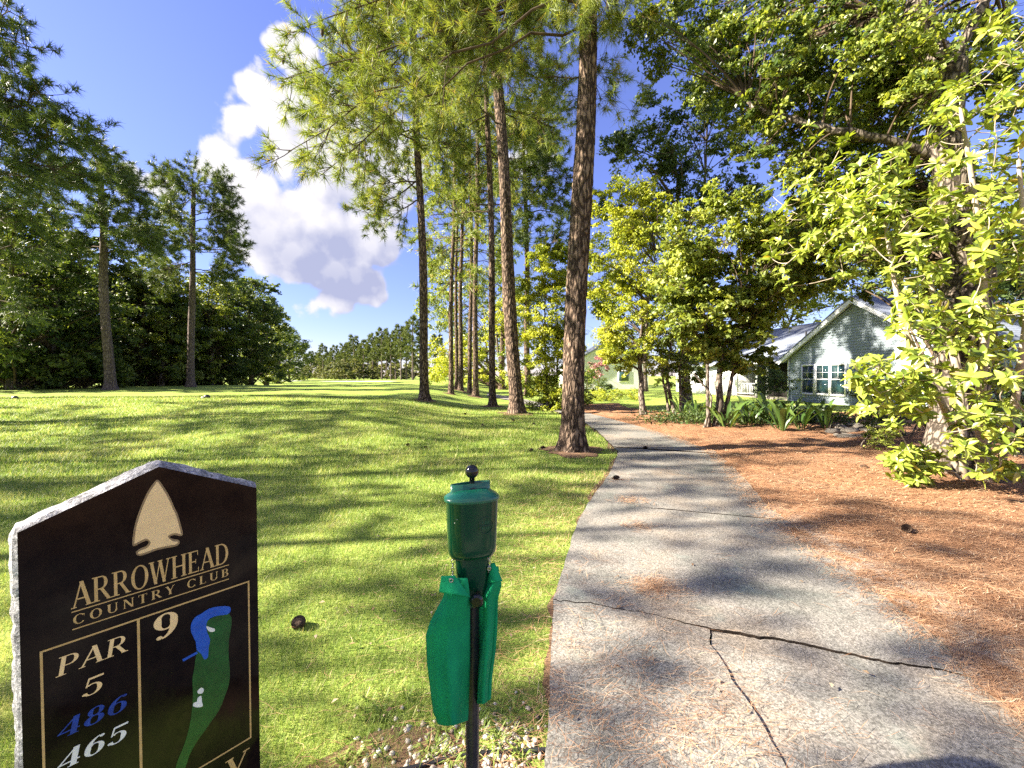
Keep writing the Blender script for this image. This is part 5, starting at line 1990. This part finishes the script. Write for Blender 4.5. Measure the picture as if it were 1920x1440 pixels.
YAW = R(14)
washer = thing('ball_washer', 'green golf ball washer on a black post with a black ball knob', 'ball washer', (WX, WY, 0))


def sup(mb, rows, n=40, p=3.2, sy=.62, capb=True, yaw=YAW):
    """rows: (half width, z, dx, dy) superellipse sections"""
    th = np.linspace(0, 2 * np.pi, n, endpoint=False)
    V = []
    for a, z, dx, dy in rows:
        b_ = a * sy if a > .03 else a * sy
        x = a * np.sign(np.cos(th)) * np.abs(np.cos(th)) ** (2 / p)
        y = b_ * np.sign(np.sin(th)) * np.abs(np.sin(th)) ** (2 / p)
        V.append(np.stack([WX + dx + x * math.cos(yaw) - y * math.sin(yaw), WY + dy + x * math.sin(yaw) + y * math.cos(yaw), np.full(n, z)], 1))
    k = len(rows)
    i_, j_ = np.meshgrid(np.arange(k - 1), np.arange(n), indexing='ij')
    j2_ = (j_ + 1) % n
    mb.add(np.concatenate(V), np.stack([i_ * n + j_, i_ * n + j2_, (i_ + 1) * n + j2_, (i_ + 1) * n + j_], -1).reshape(-1, 4))
    mb.add(V[0], [list(range(n))[::-1]])
    mb.add(V[-1], [list(range(n))])


zt, zb_ = wz(938), wz(1046)
mb = MB()
sup(mb, [(.060, zb_ - .004, 0, 0), (.070, zb_, 0, 0), (.077, zb_ + .012, 0, 0), (.0795, zb_ + .03, 0, 0), (.082, (zt + zb_) / 2, 0, 0), (.085, zt - .006, 0, 0), (.086, zt, 0, 0)])
body = mb.build('tank', M['washer_green'], washer, True)
mb = MB()
sup(mb, [(.088, zt - .006, 0, 0), (.0915, zt - .003, 0, 0), (.0915, zt + .004, 0, 0), (.088, zt + .008, 0, 0), (.080, zt + .013, 0, 0), (.066, zt + .021, 0, 0), (.050, zt + .027, 0, 0), (.03, zt + .030, 0, 0)], p=2.6)
lid = mb.build('lid', M['washer_lid'], washer, True)
# raised collar on the lid: a tall elongated ring
mb = MB()
th = np.linspace(0, 2 * np.pi, 48, endpoint=False)
ring = []
yw = YAW + R(10)
for (a, b_, z) in ((.069, .019, zt + .008), (.069, .019, zt + .046), (.064, .014, zt + .046), (.064, .014, zt + .026)):
    x, y = a * np.sign(np.cos(th)) * np.abs(np.cos(th)) ** .8, b_ * np.sin(th) + .012
    ring.append(np.stack([WX + x * math.cos(yw) - y * math.sin(yw), WY + x * math.sin(yw) + y * math.cos(yw), z + 0 * x], 1))
i_, j_ = np.meshgrid(np.arange(3), np.arange(48), indexing='ij')
j2_ = (j_ + 1) % 48
mb.add(np.concatenate(ring), np.stack([i_ * 48 + j_, i_ * 48 + j2_, (i_ + 1) * 48 + j2_, (i_ + 1) * 48 + j_], -1).reshape(-1, 4))
mb.build('collar', M['washer_lid'], lid, True)
# knob
kz = wz(889)
mb = MB()
kc = (WX, WY + .006, 0)
rr = .0225
prof = [(.020, zt + .022), (.021, zt + .027), (.013, zt + .034), (.0085, zt + .042), (.009, kz - rr * .85)]
prof += [(rr * math.cos(a), kz + rr * math.sin(a)) for a in np.linspace(-1.1, 1.56, 14)]
lathe(mb, prof, kc, 28)
mb.build('knob', M['black_gloss'], washer, True)


# embossed emblem on the right half of the tank
def on_tank(du, dz, e=.002):
    """point on the tank front: du along the long axis, dz height"""
    z = (zt + zb_) / 2 + dz
    a = .0825
    b_ = a * .62
    x = du
    y = -b_ * (1 - abs(x / a) ** 3.2) ** (1 / 3.2) - e
    return np.array([WX + x * math.cos(YAW) - y * math.sin(YAW), WY + x * math.sin(YAW) + y * math.cos(YAW), z])


mb = MB()
ec, er = .038, .0235
mb.tube([on_tank(ec + er * math.cos(a), .016 + er * 1.15 * math.sin(a), .0012) for a in np.linspace(0, 2 * math.pi, 40)], .0013, 6)
mb.tube([on_tank(ec - er * .95, .016, .0015), on_tank(ec, .016, .0015), on_tank(ec + er * .95, .016, .0015)], .0016, 6)
mb.build('emblem', M['washer_green'], body, True)
for txt, zq, wq in (('PAR', .021, .026), ('AIDE', .004, .027)):
    for k, c in enumerate(txt):
        if c == 'I':
            g_, w = Glyph().vst(.3, 0, 1, .2), .6
        else:
            g_, w = glyph(c, .2, .12)
        mb = MB()
        sx = wq / len(txt)
        for q in g_.q:
            q = np.array(q)
            mb.add(np.array([on_tank(ec - wq / 2 + (k + x_ * .85) * sx, zq + z_ * .009, .0016) for x_, z_ in q]), [list(range(len(q)))])
        mb.build('letter', M['washer_lid'], body)
mb = MB()
rsc = np.random.default_rng(8)
for q in range(16):
    du, dz_ = -.066 + .012 * rsc.random(), .062 - .034 * rsc.random() ** 1.5
    w_, h_ = .001 + .003 * rsc.random(), .001 + .003 * rsc.random()
    mb.add(np.array([on_tank(du, dz_, .0006), on_tank(du + w_, dz_ + h_ * .2, .0006), on_tank(du + w_ * .7, dz_ + h_, .0006), on_tank(du - w_ * .2, dz_ + h_ * .8, .0006)]), [(0, 1, 2, 3)])
mb.build('paint_scuff', M['white_ink'], body)
# neck bracket below the tank
zn = wz(1118)
mb = MB()
sup(mb, [(.036, zn - .045, .002, 0), (.044, zn - .02, .001, 0), (.050, zn + .035, 0, 0), (.055, zb_ - .02, 0, 0), (.058, zb_ + .004, 0, 0)], p=5, sy=.55)
mb.build('bracket', M['washer_green'], washer, True)
mb = MB()
mb.tube([(WX, WY + .005, -.1), (WX, WY + .005, .5), (WX + .003, WY + .004, zn + .02)], .0225, 20)
mb.build('post', M['post_black'], washer, True)
mb = MB()
bx = P(894, 1124, WD - .03)
mb.tube([bx + [0, .05, 0], bx + [0, .012, 0], bx, bx + [0, -.012, 0], bx + [0, -.016, 0]], [.008, .008, .021, .021, .015], 20)
mb.build('clamp_knob', M['black_gloss'], washer, True)
for s_, u0, v0, v1 in ((-1, 849, 1050, 1086), (1, 917, 1040, 1072)):
    mb = MB()
    a_, b_ = P(u0, v0, WD + .01), P(u0, v1, WD - (.02 if s_ < 0 else -.03))
    for k in range(5):
        f0 = k / 5
        c_ = a_ + (b_ - a_) * (f0 + .1)
        rr_ = np.linalg.norm(b_ - a_) / 7.5
        tilt = (k % 2) * math.pi / 2
        pts = [c_ + np.array([math.cos(tilt) * rr_ * .6 * math.cos(q), math.sin(tilt) * rr_ * .6 * math.cos(q), rr_ * math.sin(q)]) for q in np.linspace(0, 2 * math.pi, 13)]
        mb.tube(pts, .0014, 5, False)
    mb.build('towel_chain', M['steel'], washer, True)


# ---- towels
def towel(label, rows, dep, crease, flap, grom, seed):
    """rows: (u_left, u_right, v) hand-measured outline of the hanging cloth"""
    rows = np.array(rows, float)
    top = P((rows[0, 0] + rows[0, 1]) / 2, rows[0, 2], dep)
    t_ = thing('towel', label, 'towel', top, 'towels hanging from the ball washer')
    nv_, nu_ = 60, 26
    s = np.linspace(0, len(rows) - 1, nv_)
    ul, ur, vv = [np.interp(s, np.arange(len(rows)), rows[:, k]) for k in range(3)]
    Vv = np.zeros((nv_, nu_, 3))
    for i_ in range(nv_):
        for j_ in range(nu_):
            f_ = j_ / (nu_ - 1)
            u = ul[i_] + (ur[i_] - ul[i_]) * f_
            g0 = i_ / nv_
            prof_ = -.11 * (1 - abs(f_ - crease) / max(crease, 1 - crease)) * (.12 + .88 * g0) + .008 * math.sin(f_ * 11 + g0 * 3 + seed) * (.4 + g0) + .005 * math.sin(g0 * 13 + f_ * 4) + .012 * max(0, 1 - abs(f_ - .8) / .12) * g0 - .010 * max(0, 1 - abs(f_ - .2) / .10) * (1 - g0)
            dv = (8 * math.sin(f_ * 3.0 + .4) if i_ > nv_ - 4 else 0)
            Vv[i_, j_] = P(u, vv[i_] + dv, dep + prof_)
    mb = MB()
    mb.add(Vv.reshape(-1, 3), grid_faces(nv_, nu_))
    o = mb.build('cloth', M['towel'], t_, True)
    md = o.modifiers.new('thickness', 'SOLIDIFY')
    md.thickness = .007
    md.offset = 0
    fl = np.array(flap, float)
    mb = MB()
    nF = 14
    Fv = []
    for i_ in range(9):
        g0 = i_ / 8
        for j_ in range(nF):
            f_ = j_ / (nF - 1)
            a_ = fl[0] + (fl[1] - fl[0]) * f_
            b_ = fl[3] + (fl[2] - fl[3]) * f_
            q = a_ + (b_ - a_) * g0
            Fv.append(P(q[0], q[1], dep - .022 - .02 * math.sin(math.pi * f_) * g0 - .008 * g0))
    mb.add(np.array(Fv), grid_faces(9, nF))
    o = mb.build('folded_corner', M['towel'], t_, True)
    md = o.modifiers.new('thickness', 'SOLIDIFY')
    md.thickness = .006
    md.offset = 0
    mb = MB()
    c_ = P(grom[0], grom[1], dep - .032)
    mb.tube([c_ + np.array([.0052 * math.cos(q), -.001, .0058 * math.sin(q)]) for q in np.linspace(0, 2 * math.pi, 21)], .0022, 7, False)
    mb.build('grommet', M['steel'], t_, True)


towel('green towel hanging from the left side of the ball washer', [(838, 876, 1084), (832, 880, 1120), (808, 880, 1165), (800, 880, 1190), (802, 880, 1240), (808, 879, 1290), (814, 877, 1335), (822, 876, 1352)], 1.245, .50,
      [(828, 1080), (853, 1079), (881, 1120), (824, 1110)], (846, 1088), 1)
towel('green towel hanging from the right side of the ball washer', [(922, 934, 1062), (905, 940, 1095), (893, 934, 1120), (898, 932, 1170), (897, 928, 1220), (894, 921, 1270), (891, 919, 1312)], 1.315, .55,
      [(920, 1056), (927, 1055), (941, 1090), (918, 1092)], (917, 1066), 4)

# ================================================================== gravel, edging, small things
rgs = np.random.default_rng(12)
ico = np.array([(0, 0, -1), (.72, -.53, -.45), (-.28, -.85, -.45), (-.89, 0, -.45), (-.28, .85, -.45), (.72, .53, -.45), (.28, -.85, .45), (-.72, -.53, .45), (-.72, .53, .45), (.28, .85, .45), (.89, 0, .45), (0, 0, 1)])
icf = np.array([(0, 2, 1), (1, 5, 0), (0, 3, 2), (0, 4, 3), (0, 5, 4), (1, 10, 5), (2, 6, 1), (3, 7, 2), (4, 8, 3), (5, 9, 4), (1, 6, 10), (2, 7, 6), (3, 8, 7), (4, 9, 8), (5, 10, 9), (6, 11, 10), (7, 11, 6), (8, 11, 7), (9, 11, 8), (10, 11, 9)])
mb = MB()
for k in range(1700):
    if k < 1300:
        x, y = rgs.uniform(-.45, .10), rgs.uniform(1.02, 1.60)
        if y > 1.50 - .18 * abs(x + .02) + .02 * rgs.standard_normal():
            y -= .15
    else:
        x, y = rgs.normal(-.10, .24), rgs.normal(1.60, .10)
        if x > .1:
            x -= .2
    s = rgs.uniform(.006, .0135)
    V = ico * (1 + .22 * rgs.standard_normal((12, 1))) * s * [1.2, 1, .7]
    a = rgs.random() * 6.28
    V = np.stack([V[:, 0] * math.cos(a) - V[:, 1] * math.sin(a), V[:, 0] * math.sin(a) + V[:, 1] * math.cos(a), V[:, 2]], 1)
    mb.add(V + [x, y, float(hgt(x, y)) + s * .5 + (.006 if k < 1300 else 0)], icf, float(np.clip(rgs.normal(.55, .28), 0, 1)))
tag(mb.build('gravel', M['gravel'], None, True), 'pale pebbles around the foot of the ball washer', 'gravel', kind='stuff')
mb = MB()
V = []
th = np.linspace(0, 2 * np.pi, 30, endpoint=False)
cg = np.array([-.40, 1.33])
V = [(*cg, 0)] + [(cg[0] + .66 * math.cos(q) * (1 + .1 * math.sin(5 * q)), cg[1] + .36 * math.sin(q) * (1 + .12 * math.sin(4 * q + 1)), 0) for q in th]
V = np.array(V)
V[:, 0] = np.minimum(V[:, 0], .10)
V[:, 2] = hgt(V[:, 0], V[:, 1]) + .004
mb.add(V, [(0, i_ + 1, (i_ + 1) % 30 + 1) for i_ in range(30)])
tag(mb.build('gravel_bed', M['soil']), 'bare soil under the pebbles beside the path', 'soil', kind='structure')
e0, e1, e2, e3 = G(1030, 1412), G(940, 1415), G(860, 1424), G(770, 1446)
mb = MB()
ep = np.array([e0, e1, e2, e3, e3 + [-.25, -.05, 0]])
s_ = np.linspace(0, 4, 30)
ep = np.stack([np.interp(s_, range(5), ep[:, k]) for k in range(3)], 1)
ep[1:-1] = (ep[:-2] + 2 * ep[1:-1] + ep[2:]) / 4
ep[:, 2] += .012
mb.tube(ep, .0085, 8)
tag(mb.build('edging_strip', M['black_plastic'], None, True), 'black plastic edging strip between the grass and the pebbles', 'edging')

# tufts of broad weed grass around the post
mb = MB()
for k in range(70):
    u, v = rgs.uniform(640, 1030), rgs.uniform(1310, 1440)
    b = G(u, v)
    if b[0] > pl(b[1]) - .02:
        continue
    for q in range(rgs.integers(5, 12)):
        a = rgs.random() * 6.28
        l, w = rgs.uniform(.04, .09), rgs.uniform(.003, .006)
        d = np.array([math.cos(a), math.sin(a), 0])
        s = np.array([-math.sin(a), math.cos(a), 0]) * w / 2
        m_ = b + d * l * .45 + [0, 0, l * .5]
        t_ = b + d * l + [0, 0, l * .35]
        mb.add(np.array([b - s, b + s, m_ + s, m_ - s]), [(0, 1, 2, 3)], float(np.clip(rgs.normal(.45, .2), 0, 1)))
        mb.add(np.array([m_ - s, m_ + s, t_]), [(0, 1, 2)], .5)
tag(mb.build('weed_tufts', M['grass']), 'coarse grass tufts around the foot of the washer post', 'grass', kind='stuff')

# tee markers
M['marker'] = mat_plain('dark_marker', (.03, .03, .035), (.015, .015, .018), 8, .45, .5)


def marker(label, u, v, white):
    b = G(u, v + 4)
    r_ = thing('tee_marker', label, 'tee marker', b, 'tee markers on the raised tee')
    mb = MB()
    lathe(mb, [(.07, -.02), (.115, .03), (.125, .075), (.10, .12), (.05, .15), (.02, .155)], b, 18, 1, .8)
    mb.build('ball', M['marker'], r_, True)
    if white:
        mb = MB()
        lathe(mb, [(.05, 0), (.07, .03), (.05, .07)], b + [-.13, -.03, 0], 12)
        mb.build('white_cap', M['white_ink'], r_, True)


marker('plain dark rounded tee marker near the left picture edge', 28, 745, False)
marker('dark rounded tee marker with a white cap in the middle of the tee', 388, 743, True)

# pine cones and dead leaves
cone_proto = None
coneV, coneF = MB(), None


def cone_mesh():
    mb = MB()
    for i_ in range(9):
        f_ = i_ / 8
        rr_ = .036 * math.sin(math.pi * (.18 + .78 * f_)) + .004
        nn = 8
        for j_ in range(nn):
            a = j_ / nn * 6.283 + i_ * .4
            c_ = np.array([f_ * .10 - .05, 0, 0])
            o = np.array([0, math.cos(a), math.sin(a)])
            s = np.array([0, -math.sin(a), math.cos(a)]) * rr_ * .42
            mb.add(np.array([c_ + o * rr_ * .35 - s, c_ + o * rr_ * .35 + s, c_ + o * rr_ + s * .7 + [.012, 0, 0], c_ + o * rr_ - s * .7 + [.012, 0, 0]]), [(0, 1, 2, 3)])
    mb.tube([(-.05, 0, 0), (0, 0, 0), (.05, 0, 0)], [.008, .015, .005], 7)
    return mb


GC = 'pine cones fallen on the grass'
cspots = [(560, 1178, 1.0, 'pine cone lying in the grass right of the granite sign'), (996, 847, 1.0, 'pine cone in the soil left of the nearest pine foot'), (1018, 842, 1.1, 'second pine cone in the soil at the nearest pine foot'),
          (1155, 903, 1.0, 'pine cone on the left edge of the concrete path'), (765, 837, 1.0, 'pine cone in the lawn left of the nearest pine'), (798, 842, .9, 'pine cone in the lawn between washer knob and lone pine'),
          (1210, 845, .9, 'pine cone on the joint across the path'), (872, 778, 1.2, 'pine cone in the lawn below the row of pines'), (905, 800, 1.2, 'pine cone in the lawn left of the pale leaning pine'),
          (962, 790, 1.2, 'pine cone left of the pale leaning pine foot'), (1001, 797, 1.1, 'pine cone right of the pale leaning pine foot'), (1018, 772, 1.3, 'pine cone on the path beside the pale leaning pine'),
          (1035, 774, 1.3, 'pine cone on the path behind the nearest pine'), (1700, 1010, 1.0, 'pine cone on the straw bed right of the path'), (1620, 880, 1.1, 'pine cone on the straw left of the magnolia')]
c0 = None
for k, (u, v, s, lb) in enumerate(cspots):
    b = G(u, v)
    zz_ = b[2] + .03
    if b[0] > pl(b[1]):
        zz_ = .06 if b[0] < pr(b[1]) else float(bed_z(np.array([b[0]]), np.array([b[1]]))[0][0]) + .03
    if c0 is None:
        c0 = cone_mesh().build('pine_cone', M['cone'])
        o = c0
    else:
        o = c0.copy()
        COL.objects.link(o)
    o.location = (b[0], b[1], zz_)
    o.rotation_euler = (rgs.random() * 6, rgs.normal(0, .2), rgs.random() * 6)
    o.scale = (s,) * 3
    tag(o, lb, 'pine cone', GC)

M['dead_leaf'] = mat_leaf('dead_leaf', [(0, (.16, .09, .05)), (.5, (.33, .22, .13)), (1, (.55, .45, .32))], .15, .7, .2, (1, 1, 1))
mb = MB()
pts = []
for k in range(300):
    u, v = rgs.uniform(560, 1900), 780 + 600 * rgs.random() ** 1.8
    b = G(u, v)
    z_ = b[2] + .03
    if b[0] > pr(b[1]):
        z_ = float(bed_z(np.array([b[0]]), np.array([b[1]]))[0][0]) + .015
    elif b[0] > pl(b[1]):
        if rgs.random() < .75:
            continue
        z_ = .048
    pts.append((b[0], b[1], z_))
pts = np.array(pts)
n = len(pts)
az = rgs.random(n) * 6.28
l = rgs.uniform(.014, .04, n)
ax = np.stack([np.cos(az), np.sin(az), rgs.normal(0, .15, n)], 1) * l[:, None]
sd = np.stack([-np.sin(az), np.cos(az), rgs.normal(0, .2, n)], 1) * l[:, None] * .28
mb.add(np.stack([pts - ax / 2, pts + sd + [0, 0, .006], pts + ax / 2, pts - sd + [0, 0, .006]], 1).reshape(-1, 3), np.arange(4 * n).reshape(-1, 4), rgs.random(n))
tag(mb.build('dead_leaves', M['dead_leaf']), 'scattered small dead leaves on grass and straw', 'dead leaves', kind='stuff')
